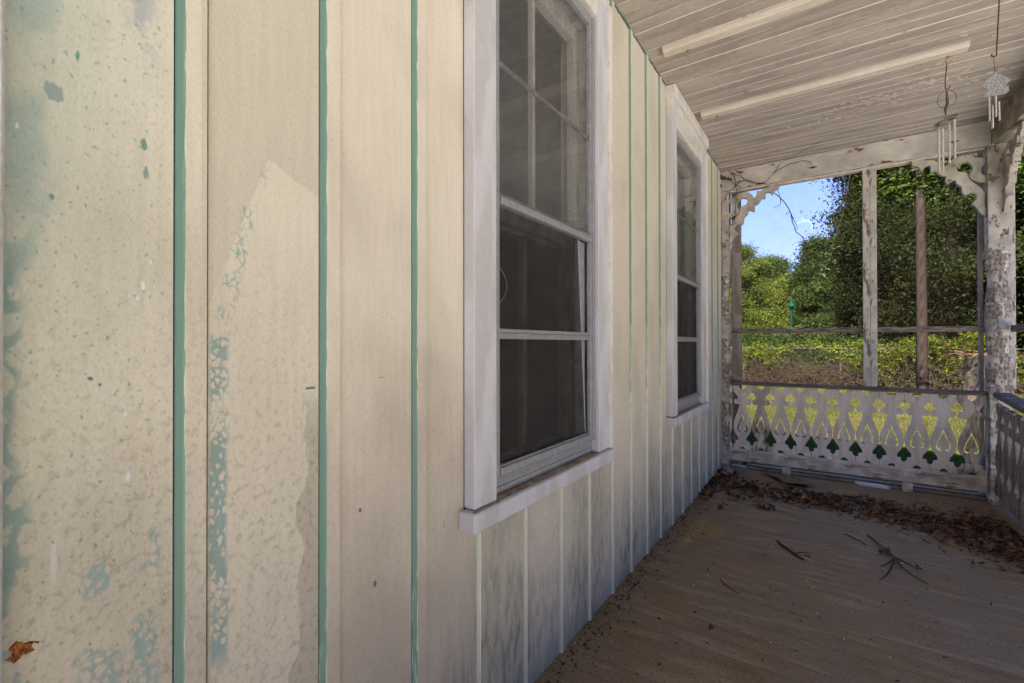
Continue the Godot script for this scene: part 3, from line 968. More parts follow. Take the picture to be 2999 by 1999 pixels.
func build_brackets() -> void:
	var m := bracket_mesh()
	for q in [["sawn scroll bracket by the house wall, wound with dead vine", V(0.064, 2.640, 4.845), 0.0, false], ["sawn scroll bracket left of the corner post, behind the hanging chime", V(1.826, 2.640, 4.845), 0.0, true], ["sawn scroll bracket seen edge-on under the right side beam", V(1.905, 2.640, 4.808), PI / 2, false]]:
		var o := obj("scroll_bracket", m, M.bracket)
		o.position = q[1]
		o.rotation.y = q[2]
		if q[2] != 0.0:
			o.rotation.y = -PI / 2
			o.scale = Vector3(1, 1, 1)
		if q[3]:
			o.rotation.y = PI
			o.position.z -= 0.04
		tag(o, q[0], "bracket", "sawn porch brackets")

func baluster_mesh() -> ArrayMesh:
	# right half of a board, from its own drawing: x from the board's centre line, y up from the lower rail
	var half := [[0, .562], [.029, .583], [.029, .602], [.0765, .602], [.0765, .545], [.060, .532], [.044, .508], [.036, .484], [.044, .476], [.058, .478], [.0655, .474], [.0745, .455], [.066, .428], [.044, .429], [.030, .428], [.028, .41], [.036, .37], [.052, .323], [.069, .276], [.075, .24], [.075, .215], [.070, .175], [.054, .142], [.035, .115], [.032, .094], [.038, .082], [.057, .082], [.061, .056], [.0765, .045], [.0765, 0], [.027, 0], [.024, .014], [.012, .026], [0, .030], [0, .165], [.010, .168], [.014, .176], [.024, .174], [.031, .183], [.033, .197], [.029, .216], [.017, .258], [0, .300], [0, .338], [.013, .298], [.027, .262], [.042, .218], [.046, .196], [.041, .177], [.026, .164], [.014, .166]]
	# the leaf slot runs from the centre line out and back: re-order so that the outline does not cross itself
	var outer := [[0, .338], [.013, .298], [.027, .262], [.042, .218], [.046, .196], [.041, .177], [.026, .163], [.0125, .168], [.0125, .180], [.024, .176], [.031, .184], [.033, .197], [.029, .216], [.017, .258], [0, .300]]
	var p := PackedVector2Array()
	for i in range(0, 34):
		p.append(Vector2(half[i][0], half[i][1]))
	# up the centre line from the arch to the slot's inner tip, round the slot, on to the notch
	for i in range(outer.size() - 1, -1, -1):
		p.append(Vector2(outer[i][0], outer[i][1]))
	var st := begin()
	for s in [1.0, -1.0]:
		var q := PackedVector2Array()
		for v in p: q.append(Vector2(v.x * s, v.y))
		extrude(st, q, Vector3.ZERO, Vector3.RIGHT, Vector3.UP, Vector3(0, 0, -0.022), true)
	return st.commit()

func build_railing() -> void:
	var bal := baluster_mesh()
	var r := thing("railing", "weathered far railing of twelve sawn teardrop boards", "railing", V(0, 0, 4.86))
	rng.seed = 31
	for i in range(-1, 11):
		var x := 0.094 + 0.1567 * (i + 0.5)
		var o := obj("baluster", bal, M.weathered_b if i in [1, 10] else M.weathered, r, Vector3(x, 0.188 + rng.randf_range(-0.003, 0.003), 0.004 + rng.randf_range(-0.003, 0.003)))
		o.rotation.z = rng.randf_range(-0.006, 0.006)
		if i == -1:
			o.scale.x = 0.9
	obj("top_rail", boxm(Vector3(0.052, 0.795, -0.045), Vector3(1.828, 0.829, 0.012), 0.004), M.rail_dark, r)
	var rb := begin()
	bevel_box(rb, Vector3(0.050, 0.796, 0.013), Vector3(1.828, 0.826, 0.018), 0.002)
	bevel_box(rb, Vector3(0.050, 0.800, 0.0185), Vector3(1.828, 0.806, 0.021), 0.001)
	bevel_box(rb, Vector3(0.050, 0.814, 0.0185), Vector3(1.828, 0.822, 0.021), 0.001)
	obj("rail_moulding", rb.commit(), M.rail_dark, r)
	obj("bottom_rail", boxm(Vector3(0.040, 0.076, -0.035), Vector3(1.829, 0.188, 0.026), 0.012), M.rail_pale, r)
	obj("block", boxm(Vector3(0.497, 0.0, -0.03), Vector3(0.560, 0.0755, 0.014), 0.004), M.rail_pale, r)
	obj("block", boxm(Vector3(1.335, 0.0, -0.03), Vector3(1.400, 0.0755, 0.014), 0.004), M.rail_pale, r)
	# sole plate on the floor beyond the railing
	var sp := obj("sole_plate", boxm(V(0.20, 0.001, 4.90), V(1.82, 0.044, 4.95), 0.005), M.sole)
	tag(sp, "flaking sill plate on the floor under the far railing", "sill plate")
	var ch := begin()
	extrude(ch, PackedVector2Array([Vector2(1.03, 4.885), Vector2(1.20, 4.885), Vector2(1.26, 4.85), Vector2(1.245, 4.835), Vector2(1.06, 4.855)]), V(0, 0.002, 0), Vector3.RIGHT, V(0, 0, 1), Vector3(0, 0.022, 0))
	tag(obj("wood_offcut", ch.commit(), M.trim_edge), "white painted wood offcut lying under the far railing", "wood scrap")

	# the side railing sags away from the corner post
	var s := thing("railing", "sagging railing along the right side, seen almost edge-on", "railing", V(1.865, 0.0, END - 0.02))
	s.rotation = Vector3(deg_to_rad(3.8), 0, 0)
	for i in 9:
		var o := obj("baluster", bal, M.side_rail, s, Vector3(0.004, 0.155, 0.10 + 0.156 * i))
		o.rotation.y = PI / 2
	obj("top_rail", boxm(Vector3(-0.025, 0.795, 0.0), Vector3(0.062, 0.834, 1.6), 0.004), M.rail_dark, s)
	var mo := begin()
	bevel_box(mo, Vector3(-0.030, 0.800, 0.0), Vector3(-0.0255, 0.808, 1.6), 0.001)
	bevel_box(mo, Vector3(-0.030, 0.814, 0.0), Vector3(-0.0255, 0.822, 1.6), 0.001)
	obj("rail_moulding", mo.commit(), M.rail_dark, s)
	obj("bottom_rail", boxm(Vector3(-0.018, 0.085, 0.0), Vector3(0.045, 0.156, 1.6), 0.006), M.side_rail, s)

# a rectangle of screen with a ragged hole; the hole's first point is its leftmost, its points run clockwise
func pierced(w: SurfaceTool, lo: Vector2, hi: Vector2, hole: Array, z: float) -> void:
	var y0: float = hole[0][1]
	var p := PackedVector2Array([Vector2(lo.x, y0), Vector2(lo.x, hi.y), hi, Vector2(hi.x, lo.y), lo, Vector2(lo.x, y0 - 0.0005)])
	for i in hole.size():
		var q = hole[(hole.size() - i) % hole.size()]
		p.append(Vector2(q[0], q[1] - (0.0005 if i == 0 else 0.0)))
	p.append(Vector2(hole[0][0], y0))
	var tri := Geometry2D.triangulate_polygon(p)
	if tri.is_empty(): push_error("screen not triangulated")
	for i in range(0, tri.size(), 3):
		face(w, [V(p[tri[i]].x, p[tri[i]].y, z), V(p[tri[i + 1]].x, p[tri[i + 1]].y, z), V(p[tri[i + 2]].x, p[tri[i + 2]].y, z)], V(0, 0, -1))

func build_screens() -> void:
	var f := thing("screen_frame", "wooden screen frame in the far opening with a flaking double mullion", "screen frame")
	obj("mullion", boxm(V(1.090, 0.830, 4.862), V(1.1365, 2.651, 4.902), 0.003), M.frame, f)
	obj("mullion", boxm(V(1.138, 0.830, 4.864), V(1.183, 2.651, 4.904), 0.003), M.frame, f)
	var cb := begin()
	bevel_box(cb, V(0.050, 1.288, 4.9045), V(1.83, 1.331, 4.932), 0.003)
	var b := obj("crossbar", cb.commit(), M.crossbar, f)
	b.rotation.z = -0.006
	obj("stile", boxm(V(0.072, 0.02, 4.938), V(0.155, 2.651, 4.978), 0.003), M.bare_v, f)
	obj("stile", boxm(V(1.800, 0.02, 4.934), V(1.824, 2.651, 4.978), 0.003), M.bare_v, f)
	# insect screen: left and right lights; the right upper one has a large torn hole
	var sc := thing("insect_screen", "sagging insect screen in the far opening, torn open at upper right", "insect screen")
	var z := 4.9355
	var w := begin()
	var rip := [[.608, 2.285], [.648, 2.298], [.655, 2.318], [.67, 2.323], [.686, 2.304], [.728, 2.299], [.722, 2.285], [.743, 2.249], [.748, 2.205], [.733, 2.198], [.722, 2.234], [.712, 2.273], [.669, 2.280], [.616, 2.272]]
	pierced(w, Vector2(0.156, 0.84), Vector2(1.13, 2.65), rip, z)
	obj("mesh_panel", w.commit(), M.screen, sc)
	w = begin()
	var hole := [[1.206, 2.499], [1.287, 2.528], [1.367, 2.569], [1.441, 2.612], [1.546, 2.60], [1.612, 2.529], [1.64, 2.436], [1.623, 2.318], [1.614, 2.237], [1.507, 2.227], [1.422, 2.269], [1.322, 2.291], [1.228, 2.382]]
	pierced(w, Vector2(1.1305, 0.84), Vector2(1.80, 2.65), hole, z)
	obj("mesh_panel", w.commit(), M.screen, sc)
	# side screen frame beyond the corner post
	var g := thing("screen_frame", "flaking screen frame of the right side opening beside the corner post", "screen frame")
	obj("stile", boxm(V(1.962, 0.85, 4.945), V(1.998, 2.651, 4.985), 0.003), M.frame, g)
	obj("crossbar", boxm(V(1.935, 1.270, 3.3), V(1.972, 1.318, 4.80), 0.003), M.crossbar, g)

# ---------------------------------------------------------------- small things on the porch
func build_small() -> void:
	# cup hooks under the strips
	for q in [[0.222, 2.655, "empty brass cup hook under the nearer ceiling strip"], [0.205, 3.545, "empty brass cup hook at the wall end of the farther ceiling strip"], [1.418, 3.545, "brass cup hook holding the long-tubed wind chime"]]:
		var s := begin()
		tube(s, [V(q[0], CEIL - 0.030, q[1]), V(q[0], CEIL - 0.040, q[1])], [0.009, 0.007], 8)
		var pts := []
		for i in 12:
			var a := PI * 0.5 + TAU * 0.72 * i / 11.0
			pts.append(V(q[0] + 0.012 * cos(a), CEIL - 0.056 + 0.014 * sin(a), q[1]))
		tube(s, pts, [0.0022], 5)
		tag(obj("cup_hook", s.commit(), M.brass), q[2], "hook")
	# chime on the strip: hook, open ring, filigree bar, four long tubes
	var c := thing("wind_chime", "long four-tubed wind chime hanging in front of the corner bracket", "wind chime", V(1.412, 0, 3.60))
	var s := begin()
	tube(s, [Vector3(0.004, 2.782, 0.03), Vector3(0.0, 2.70, 0.0), Vector3(0, 2.655, 0)], [0.0025], 5)
	var hk := []
	for i in 9:
		var a := PI + PI * 1.25 * i / 8.0
		hk.append(Vector3(0.010 + 0.010 * cos(a), 2.655 + 0.010 * sin(a), 0))
	tube(s, hk, [0.0024], 5)
	obj("wire_hook", s.commit(), M.rust, c)
	s = begin()
	var ring := []
	for i in 25:
		var a := TAU * (0.08 + 0.86 * i / 24.0) + PI * 0.5
		ring.append(Vector3(0.006 + 0.040 * cos(a), 2.585 + 0.050 * sin(a), 0.006))
	tube(s, ring, [0.0014], 4)
	tube(s, [Vector3(0.006, 2.64, 0), Vector3(0.008, 2.56, 0.004), Vector3(0.0, 2.53, 0), Vector3(0.002, 2.495, 0)], [0.003, 0.008, 0.007, 0.002], 5)
	obj("ring", s.commit(), M.chime_frame, c)
	s = begin()
	rng.seed = 44
	tube(s, [Vector3(-0.05, 2.445, 0.012), Vector3(-0.02, 2.462, 0.006), Vector3(0.0, 2.478, 0), Vector3(0.03, 2.488, -0.004), Vector3(0.055, 2.488, -0.010)], [0.003], 5)
	for i in 26:
		var t := rng.randf()
		var base := Vector3(-0.05 + 0.10 * t, 2.440 + 0.045 * t + rng.randf_range(-0.012, 0.006), 0.012 - 0.022 * t)
		var lp := []
		for k in 8:
			var a := TAU * k / 7.0
			lp.append(base + Vector3(cos(a) * 0.007, sin(a) * 0.006, rng.randf_range(-0.003, 0.003)))
		tube(s, lp, [0.0011], 3, false)
	obj("filigree_bar", s.commit(), M.chime_frame, c)
	for q in [[-0.029, 2.425, 2.172], [-0.012, 2.428, 2.174], [0.016, 2.445, 2.217], [0.038, 2.462, 2.243]]:
		s = begin()
		tube(s, [Vector3(q[0], q[1], 0), Vector3(q[0] + 0.001, q[2], 0)], [0.0056], 10)
		obj("tube", s.commit(), M.chime, c)
		s = begin()
		tube(s, [Vector3(q[0], q[1] + 0.03, 0), Vector3(q[0], q[1], 0)], [0.0007], 3)
		obj("thread", s.commit(), M.vine, c)
	# short chime of shell with a peaked top
	var r := thing("wind_chime", "short wind chime with a pearly diamond-shaped top hanging near the right edge", "wind chime", V(1.515, 0, 3.12))
	s = begin()
	tube(s, [Vector3(0.012, CEIL, 0.02), Vector3(0.008, 2.70, 0.01), Vector3(0.004, 2.565, 0)], [0.0026], 5)
	hk = []
	for i in 9:
		var a := PI * 1.3 * i / 8.0
		hk.append(Vector3(-0.004 + 0.009 * cos(a), 2.563 - 0.009 * sin(a), 0))
	tube(s, hk, [0.0024], 5)
	obj("wire_hook", s.commit(), M.rust, r)
	s = begin()
	tube(s, [Vector3(-0.006, 2.556, 0), Vector3(0.0, 2.476, 0)], [0.0009], 4)
	obj("thread", s.commit(), M.rust, r)
	s = begin()
	var pl := PackedVector2Array()
	for q in [[-.001, 2.476], [.006, 2.474], [.052, 2.427], [.030, 2.401], [.046, 2.402], [.043, 2.393], [.046, 2.380], [.036, 2.366], [.012, 2.367], [-.018, 2.366], [-.038, 2.370], [-.042, 2.373], [-.036, 2.378], [-.041, 2.385], [-.028, 2.391], [-.022, 2.396], [-.052, 2.429]]:
		pl.append(Vector2(q[0], q[1]))
	extrude(s, pl, Vector3(0, 0, 0.002), Vector3.RIGHT, Vector3.UP, Vector3(0, 0, -0.005))
	obj("shell_top", s.commit(), M.shell, r)
	for q in [[-.021, 2.364, 2.250], [-.010, 2.322, 2.214], [.001, 2.366, 2.264], [.012, 2.336, 2.245]]:
		s = begin()
		tube(s, [Vector3(q[0], q[1], 0), Vector3(q[0] + 0.001, q[2], 0)], [0.0036], 8)
		obj("tube", s.commit(), M.chime, r)
		s = begin()
		tube(s, [Vector3(q[0], 2.38, -0.001), Vector3(q[0], q[1], 0)], [0.0006], 3)
		obj("thread", s.commit(), M.rust, r)
	# dead vine in the corner
	var v := thing("dead_vine", "dry brown vine creeping over the beam and hanging down into the far opening", "vine")
	var runs := [
		[[.003, 2.787, 4.80], [.064, 2.761, 4.79], [.094, 2.725, 4.80], [.142, 2.676, 4.80], [.178, 2.656, 4.82]],
		[[.073, 2.829, 4.80], [.122, 2.783, 4.79], [.178, 2.761, 4.80], [.225, 2.712, 4.79], [.266, 2.681, 4.80], [.34, 2.657, 4.80], [.397, 2.671, 4.79], [.441, 2.726, 4.79], [.496, 2.790, 4.76], [.60, 2.815, 4.70], [.714, 2.822, 4.60], [.80, 2.825, 4.52]],
		[[.441, 2.726, 4.79], [.56, 2.775, 4.78], [.66, 2.788, 4.78], [.72, 2.77, 4.79], [.75, 2.735, 4.80]],
		[[.122, 2.783, 4.79], [.13, 2.72, 4.80], [.135, 2.65, 4.82], [.13, 2.55, 4.83], [.12, 2.42, 4.84], [.11, 2.3, 4.85]],
		[[.18, 2.71, 4.79], [.12, 2.67, 4.80], [.05, 2.60, 4.80], [.01, 2.52, 4.81], [.0, 2.40, 4.815]],
		[[.142, 2.71, 4.80], [.20, 2.712, 4.80], [.27, 2.69, 4.80], [.31, 2.65, 4.81]],
		[[-.02, 2.62, 4.80], [-.01, 2.50, 4.812], [-.025, 2.38, 4.812], [.005, 2.28, 4.815], [.0, 2.15, 4.815], [.02, 2.02, 4.81], [.01, 1.85, 4.80], [.02, 1.70, 4.79]],
		[[.473, 2.655, 4.93], [.468, 2.60, 4.925], [.489, 2.528, 4.92]],
		[[.40, 2.65, 4.90], [.422, 2.602, 4.90], [.489, 2.528, 4.92], [.539, 2.449, 4.92], [.572, 2.373, 4.92], [.585, 2.287, 4.92], [.61, 2.198, 4.92], [.666, 2.143, 4.92], [.684, 2.027, 4.92], [.70, 1.925, 4.92], [.694, 1.80, 4.92], [.698, 1.66, 4.92], [.703, 1.44, 4.92], [.691, 1.34, 4.90]],
		[[.572, 2.373, 4.92], [.60, 2.30, 4.925], [.618, 2.25, 4.925], [.617, 2.21, 4.925]],
		[[.572, 2.38, 4.92], [.55, 2.385, 4.92], [.53, 2.365, 4.92]],
		[[.489, 2.528, 4.92], [.49, 2.48, 4.92], [.47, 2.455, 4.92], [.43, 2.452, 4.92]],
		[[.70, 1.92, 4.92], [.74, 1.99, 4.92], [.78, 2.03, 4.92]],
		[[.69, 1.34, 4.94], [.60, 1.25, 4.95], [.66, 1.18, 4.96], [.74, 1.10, 4.97], [.79, 1.0, 4.98], [.78, .88, 4.98]]]
	rng.seed = 61
	for i in runs.size():
		s = begin()
		var pts := []
		var rad := []
		var src: Array = runs[i]
		var thick := 0.0046 if i == 8 else 0.0030
		for k in src.size() - 1:
			for t in 3:
				var p: Vector3 = V(src[k][0], src[k][1], src[k][2]).lerp(V(src[k + 1][0], src[k + 1][1], src[k + 1][2]), t / 3.0)
				p += Vector3(rng.randf_range(-1, 1), rng.randf_range(-1, 1), 0) * (0.004 if t else 0.0)
				pts.append(p)
				rad.append(thick * (1.0 - 0.6 * float(k) / src.size()))
		pts.append(V(src[-1][0], src[-1][1], src[-1][2]))
		rad.append(thick * 0.5)
		tube(s, pts, rad, 5)
		# short side tendrils
		for k in range(1, pts.size() - 1, 2):
			var q: Vector3 = pts[k]
			var e := q + Vector3(rng.randf_range(-0.03, 0.03), rng.randf_range(-0.03, 0.02), rng.randf_range(-0.004, 0.01))
			tube(s, [q, (q + e) / 2 + Vector3(0, 0.006, 0), e], [0.0010, 0.0006], 3)
		obj("stem", s.commit(), M.vine, v)
	s = begin()
	for q in [[0.01, 2.77, 0.055], [0.075, 2.745, 0.035], [-0.015, 2.70, 0.045]]:
		dead_leaf(s, V(q[0], q[1], 4.785), q[2], Vector3(0.2, 0.3, 1))
	obj("dry_leaf", s.commit(), mottled(Color8(110, 84, 64), Color8(84, 62, 46), 170, 0.1), v)
	# dead leaf stuck to the door trim close to the lens
	s = begin()
	var cl := V(0.10, 0.842, 0.118)
	for i in 3:
		dead_leaf(s, cl + Vector3(0, -0.004 + 0.004 * i, -0.006 * i), 0.014 - 0.002 * i, Vector3(0.5, 0.8 - 0.7 * i, 0.4))
	tube(s, [cl + Vector3(-0.015, -0.012, 0.012), V(0.05, 0.82, 0.10), V(0.032, 0.815, 0.09)], [0.0012, 0.001], 4)
	tag(obj("curled_leaf", s.commit(), mottled(Color8(176, 110, 52), Color8(86, 52, 34), 171, 0.02)), "curled orange-brown dead leaf on the door trim at lower left", "leaf")
	# cardboard flap on the floor
	var cb := thing("cardboard_sheet", "creased brown cardboard lying among leaves before the far railing", "cardboard")
	s = begin()
	extrude(s, PackedVector2Array([Vector2(0.33, 4.80), Vector2(0.615, 4.745), Vector2(0.68, 4.66), Vector2(0.46, 4.64)]), V(0, 0.030, 0), Vector3.RIGHT, V(0, -0.06, 1), Vector3(0, 0.005, 0))
	cb.position = Vector3(0, 0.275, 0)
	obj("upper_half", s.commit(), M.cardboard, cb)
	s = begin()
	extrude(s, PackedVector2Array([Vector2(0.46, 4.635), Vector2(0.68, 4.655), Vector2(0.768, 4.565), Vector2(0.70, 4.53), Vector2(0.545, 4.44)]), V(0, 0.024, 0), Vector3.RIGHT, V(0, -0.059, 1), Vector3(0, 0.005, 0))
	obj("lower_half", s.commit(), M.cardboard, cb)
	# torn paper in the corner
	s = begin()
	rng.seed = 77
	for i in 9:
		var p := V(rng.randf_range(0.02, 0.11), rng.randf_range(0.012, 0.05), rng.randf_range(4.42, 4.66))
		dead_leaf(s, p, rng.randf_range(0.03, 0.06), Vector3(rng.randf_range(-0.6, 0.6), 1, rng.randf_range(-0.6, 0.6)))
	tag(obj("torn_paper", s.commit(), mottled(Color8(172, 160, 142), Color8(128, 112, 96), 172, 0.15)), "crumpled pale torn paper on the floor against the house wall", "paper")
	# twigs
	var tw := thing("twig", "thick broken twig lying on the bare middle of the floor", "twig")
	s = begin()
	tube(s, [V(0.598, 0.008, 3.187), V(0.625, 0.011, 3.13), V(0.665, 0.009, 3.085), V(0.70, 0.010, 3.03), V(0.737, 0.006, 3.0)], [0.006, 0.0075, 0.0065, 0.007, 0.004], 6)
	tube(s, [V(0.69, 0.010, 3.04), V(0.715, 0.014, 3.07), V(0.75, 0.02, 3.075), V(0.765, 0.010, 3.045), V(0.735, 0.018, 3.03)], [0.004, 0.003], 5)
	obj("bark", s.commit(), M.vine, tw)
	s = begin()
	tube(s, [V(0.735, 0.010, 3.025), V(0.78, 0.007, 3.015)], [0.002], 4)
	obj("straw", s.commit(), plain(Color8(206, 168, 92), 0.8), tw)
	tw = thing("twig", "forked twig with a long thin tail lying right of the broken twig", "twig")
	s = begin()
	for q in [[[1.045, 3.60, .010], [1.09, 3.47, .012], [1.135, 3.34, .014], [1.15, 3.29, .016]], [[1.15, 3.29, .016], [1.115, 3.20, .012], [1.09, 3.155, .010], [1.072, 3.135, .006]], [[1.15, 3.29, .016], [1.118, 3.12, .012], [1.085, 3.01, .010], [1.062, 2.963, .006]], [[1.15, 3.29, .016], [1.165, 3.17, .014], [1.20, 3.10, .010], [1.25, 3.04, .006]], [[1.14, 3.31, .016], [1.10, 3.33, .02], [1.085, 3.30, .018]], [[1.16, 3.27, .016], [1.20, 3.22, .02], [1.235, 3.20, .008]]]:
		var pts := []
		for p in q: pts.append(V(p[0], p[2], p[1]))
		tube(s, pts, [0.0045, 0.004, 0.003, 0.002], 5)
	obj("bark", s.commit(), M.vine, tw)
	s = begin()
	for q in [[1.235, 3.20, 0.022], [1.12, 3.36, 0.03], [1.09, 3.33, 0.025]]:
		dead_leaf(s, V(q[0], 0.016, q[1]), q[2], Vector3(0.2, 1, 0.3))
	obj("dry_leaf", s.commit(), mottled(Color8(90, 68, 50), Color8(66, 50, 38), 173, 0.1), tw)
	for q in [[[0.40, 2.52], [0.43, 2.47], [0.50, 2.42], "short hooked twig near the wall on the bare floor"], [[0.075, 2.27], [0.068, 2.22], [0.060, 2.13], "short bent twig standing against the foot of the siding"], [[0.93, 3.56], [1.0, 3.47], [1.03, 3.43], "thin straight twig beside the leaf pile"]]:
		s = begin()
		tube(s, [V(q[0][0], 0.005, q[0][1]), V(q[1][0], 0.008, q[1][1]), V(q[2][0], 0.004, q[2][1])], [0.0028, 0.003, 0.0018], 5)
		tag(obj("twig", s.commit(), M.vine), q[3], "twig")
	build_litter()

# a curled leaf of eight faces
func dead_leaf(st: SurfaceTool, at: Vector3, size: float, up: Vector3) -> void:
	var n := up.normalized()
	var u := n.cross(Vector3(rng.randf_range(-1, 1), rng.randf_range(-1, 1), rng.randf_range(-1, 1))).normalized()
	var v := n.cross(u)
	var outline := [[-1.0, 0.0, 0.25], [-0.45, 0.5, 0.30], [0.0, 0.28, 0.1], [0.35, 0.6, 0.35], [0.6, 0.22, 0.1], [1.0, 0.0, 0.4], [0.55, -0.25, 0.1], [0.3, -0.6, 0.3], [0.0, -0.3, 0.05], [-0.5, -0.45, 0.32]]
	for i in outline.size():
		var a: Array = outline[i]
		var b: Array = outline[(i + 1) % outline.size()]
		face(st, [at, at + (u * a[0] + v * a[1] + n * a[2]) * size, at + (u * b[0] + v * b[1] + n * b[2]) * size], n)

func unit_leaf() -> ArrayMesh:
	var st := begin()
	rng.seed = 3
	dead_leaf(st, Vector3.ZERO, 1.0, Vector3.UP)
	return st.commit()

func scatter(called: String, mesh: Mesh, mat: Material, xf: Array, cols: Array, parent: Node = null) -> MultiMeshInstance3D:
	var mm := MultiMesh.new()
	mm.transform_format = MultiMesh.TRANSFORM_3D
	mm.use_colors = true
	mm.mesh = mesh
	mm.instance_count = xf.size()
	for i in xf.size():
		mm.set_instance_transform(i, xf[i])
		mm.set_instance_color(i, cols[i])
	var o := MultiMeshInstance3D.new()
	o.multimesh = mm
	o.material_override = mat
	if parent == null:
		o.name = numbered(called)
		add_child(o)
	else:
		o.name = part_name(parent, called)
		parent.add_child(o)
	o.set_meta("kind", "stuff")
	return o

func turned(at: Vector3, s: float, tilt: float) -> Transform3D:
	var b := Basis(Vector3.UP, rng.randf_range(0, TAU)) * Basis(Vector3.RIGHT, rng.randf_range(-tilt, tilt)) * Basis(Vector3.BACK, rng.randf_range(-tilt, tilt))
	return Transform3D(b.scaled(Vector3.ONE * s), at)

func lin(c: Color) -> Color:
	return c.srgb_to_linear()

func build_litter() -> void:
	var leaf := unit_leaf()
	rng.seed = 91
	var browns := [Color8(132, 82, 46), Color8(98, 68, 46), Color8(72, 56, 44), Color8(60, 48, 40), Color8(156, 104, 60), Color8(118, 98, 76), Color8(64, 50, 40), Color8(84, 66, 50)]
	# left drift: from the wall corner along to the cardboard
	var sets := [
		["leaf_litter", [[0.03, 4.30, 0.12, 0.16, 60], [0.10, 4.42, 0.10, 0.10, 55], [0.18, 4.22, 0.14, 0.10, 90], [0.34, 4.30, 0.14, 0.10, 70], [0.42, 4.12, 0.12, 0.07, 45], [0.60, 4.25, 0.12, 0.10, 70], [0.74, 4.22, 0.10, 0.12, 110], [0.84, 4.10, 0.08, 0.10, 60], [0.06, 4.60, 0.05, 0.12, 30], [0.10, 3.95, 0.07, 0.12, 24], [0.33, 3.90, 0.16, 0.05, 20], [0.45, 3.78, 0.04, 0.03, 16]], "drift of rusty dead leaves along the wall end of the floor", 0.024],
		["leaf_litter", [[1.02, 4.28, 0.10, 0.10, 130], [1.20, 4.18, 0.14, 0.14, 230], [1.40, 4.15, 0.14, 0.16, 260], [1.58, 4.02, 0.13, 0.18, 240], [1.70, 4.20, 0.10, 0.20, 200], [1.35, 3.98, 0.12, 0.08, 120], [1.52, 3.78, 0.10, 0.08, 90], [1.72, 3.70, 0.10, 0.14, 160], [1.78, 3.45, 0.07, 0.12, 90], [1.10, 4.40, 0.10, 0.05, 50], [1.10, 4.02, 0.06, 0.05, 40]], "broad pile of dark broken leaves before the corner post", 0.017]]
	for s in sets:
		var xf := []
		var cols := []
		for p in s[1]:
			for i in int(p[4] * 1.2):
				var x: float = clampf(p[0] + rng.randfn(0, p[2] * 0.95), 0.015, 1.80)
				var d: float = clampf(p[1] + rng.randfn(0, p[3] * 0.95), 3.0, 4.80)
				var sz: float = s[3] * rng.randf_range(0.45, 1.45)
				xf.append(turned(V(x, 0.003 + absf(rng.randfn(0, 0.008)), d), sz, 0.55))
				var c: Color = browns[rng.randi() % browns.size()]
				cols.append(lin(c) * rng.randf_range(0.7, 1.3))
		tag(scatter(s[0], leaf, M.litter, xf, cols), s[2], "leaves")
	# scattered crumbs and flakes
	var xf := []
	var cols := []
	for i in 800:
		var x := rng.randf_range(0.02, 1.80)
		var d := rng.randf_range(0.9, 4.8)
		if rng.randf() < 0.35: x = 0.02 + absf(rng.randfn(0, 0.10))
		if rng.randf() < 0.45:
			x = rng.randf_range(0.9, 1.8)
			d = clampf(rng.randfn(4.15, 0.35), 3.2, 4.85)
		x = clampf(x, 0.01, 1.85)
		xf.append(turned(V(x, 0.002, d), rng.randf_range(0.0015, 0.0055), 0.5))
		cols.append(lin(Color8(216, 208, 196)) * rng.randf_range(0.6, 1.1))
	tag(scatter("paint_flakes", leaf, M.litter, xf, cols), "tiny white paint flakes strewn over the porch floor", "paint flakes")
	xf = []
	cols = []
	for i in 1300:
		var x := rng.randf_range(0.02, 1.85)
		var d := rng.randf_range(0.9, 4.8)
		if rng.randf() < 0.7: x = 0.012 + absf(rng.randfn(0, 0.06))
		xf.append(turned(V(clampf(x, 0.008, 1.85), 0.002, d), rng.randf_range(0.002, 0.010), 0.7))
		cols.append(lin(Color8(82, 62, 46)) * rng.randf_range(0.5, 1.3))
	tag(scatter("dirt_crumbs", leaf, M.litter, xf, cols), "brown crumbs of dirt along the foot of the siding", "dirt")
	# sawdust
	xf = []
	cols = []
	for i in 5200:
		var t := rng.randf()
		var x := 0.138 + 0.03 * t + rng.randfn(0, 0.016 + 0.028 * t)
		var d := 2.86 + 0.52 * t + rng.randfn(0, 0.04)
		if i % 3 == 0:
			x = 0.25 + rng.randfn(0, 0.03)
			d = 3.15 + rng.randfn(0, 0.07)
		xf.append(turned(V(maxf(x, 0.01), 0.0012, d), rng.randf_range(0.0015, 0.0034), 0.4))
		cols.append(lin(Color8(206, 168, 112)) * rng.randf_range(0.7, 1.15))
	tag(scatter("sawdust", leaf, M.litter, xf, cols), "two tan streaks of sawdust on the floor by the far window", "sawdust")
	# cone and single leaves on the bare floor
	for q in [[0.448, 2.063, 0.014, "small brown seed cone on the bare foreground floor"], [0.205, 3.60, 0.03, "curled orange leaf on the floor between the drift and the sawdust"]]:
		var st := begin()
		for i in 5:
			dead_leaf(st, V(q[0], 0.006 + 0.004 * i, q[1]), q[2] * (1.0 - 0.12 * i), Vector3(rng.randf_range(-1, 1), 1, rng.randf_range(-1, 1)))
		tag(obj("dead_leaf", st.commit(), mottled(Color8(126, 78, 48), Color8(86, 56, 38), 174, 0.05)), q[3], "leaf")

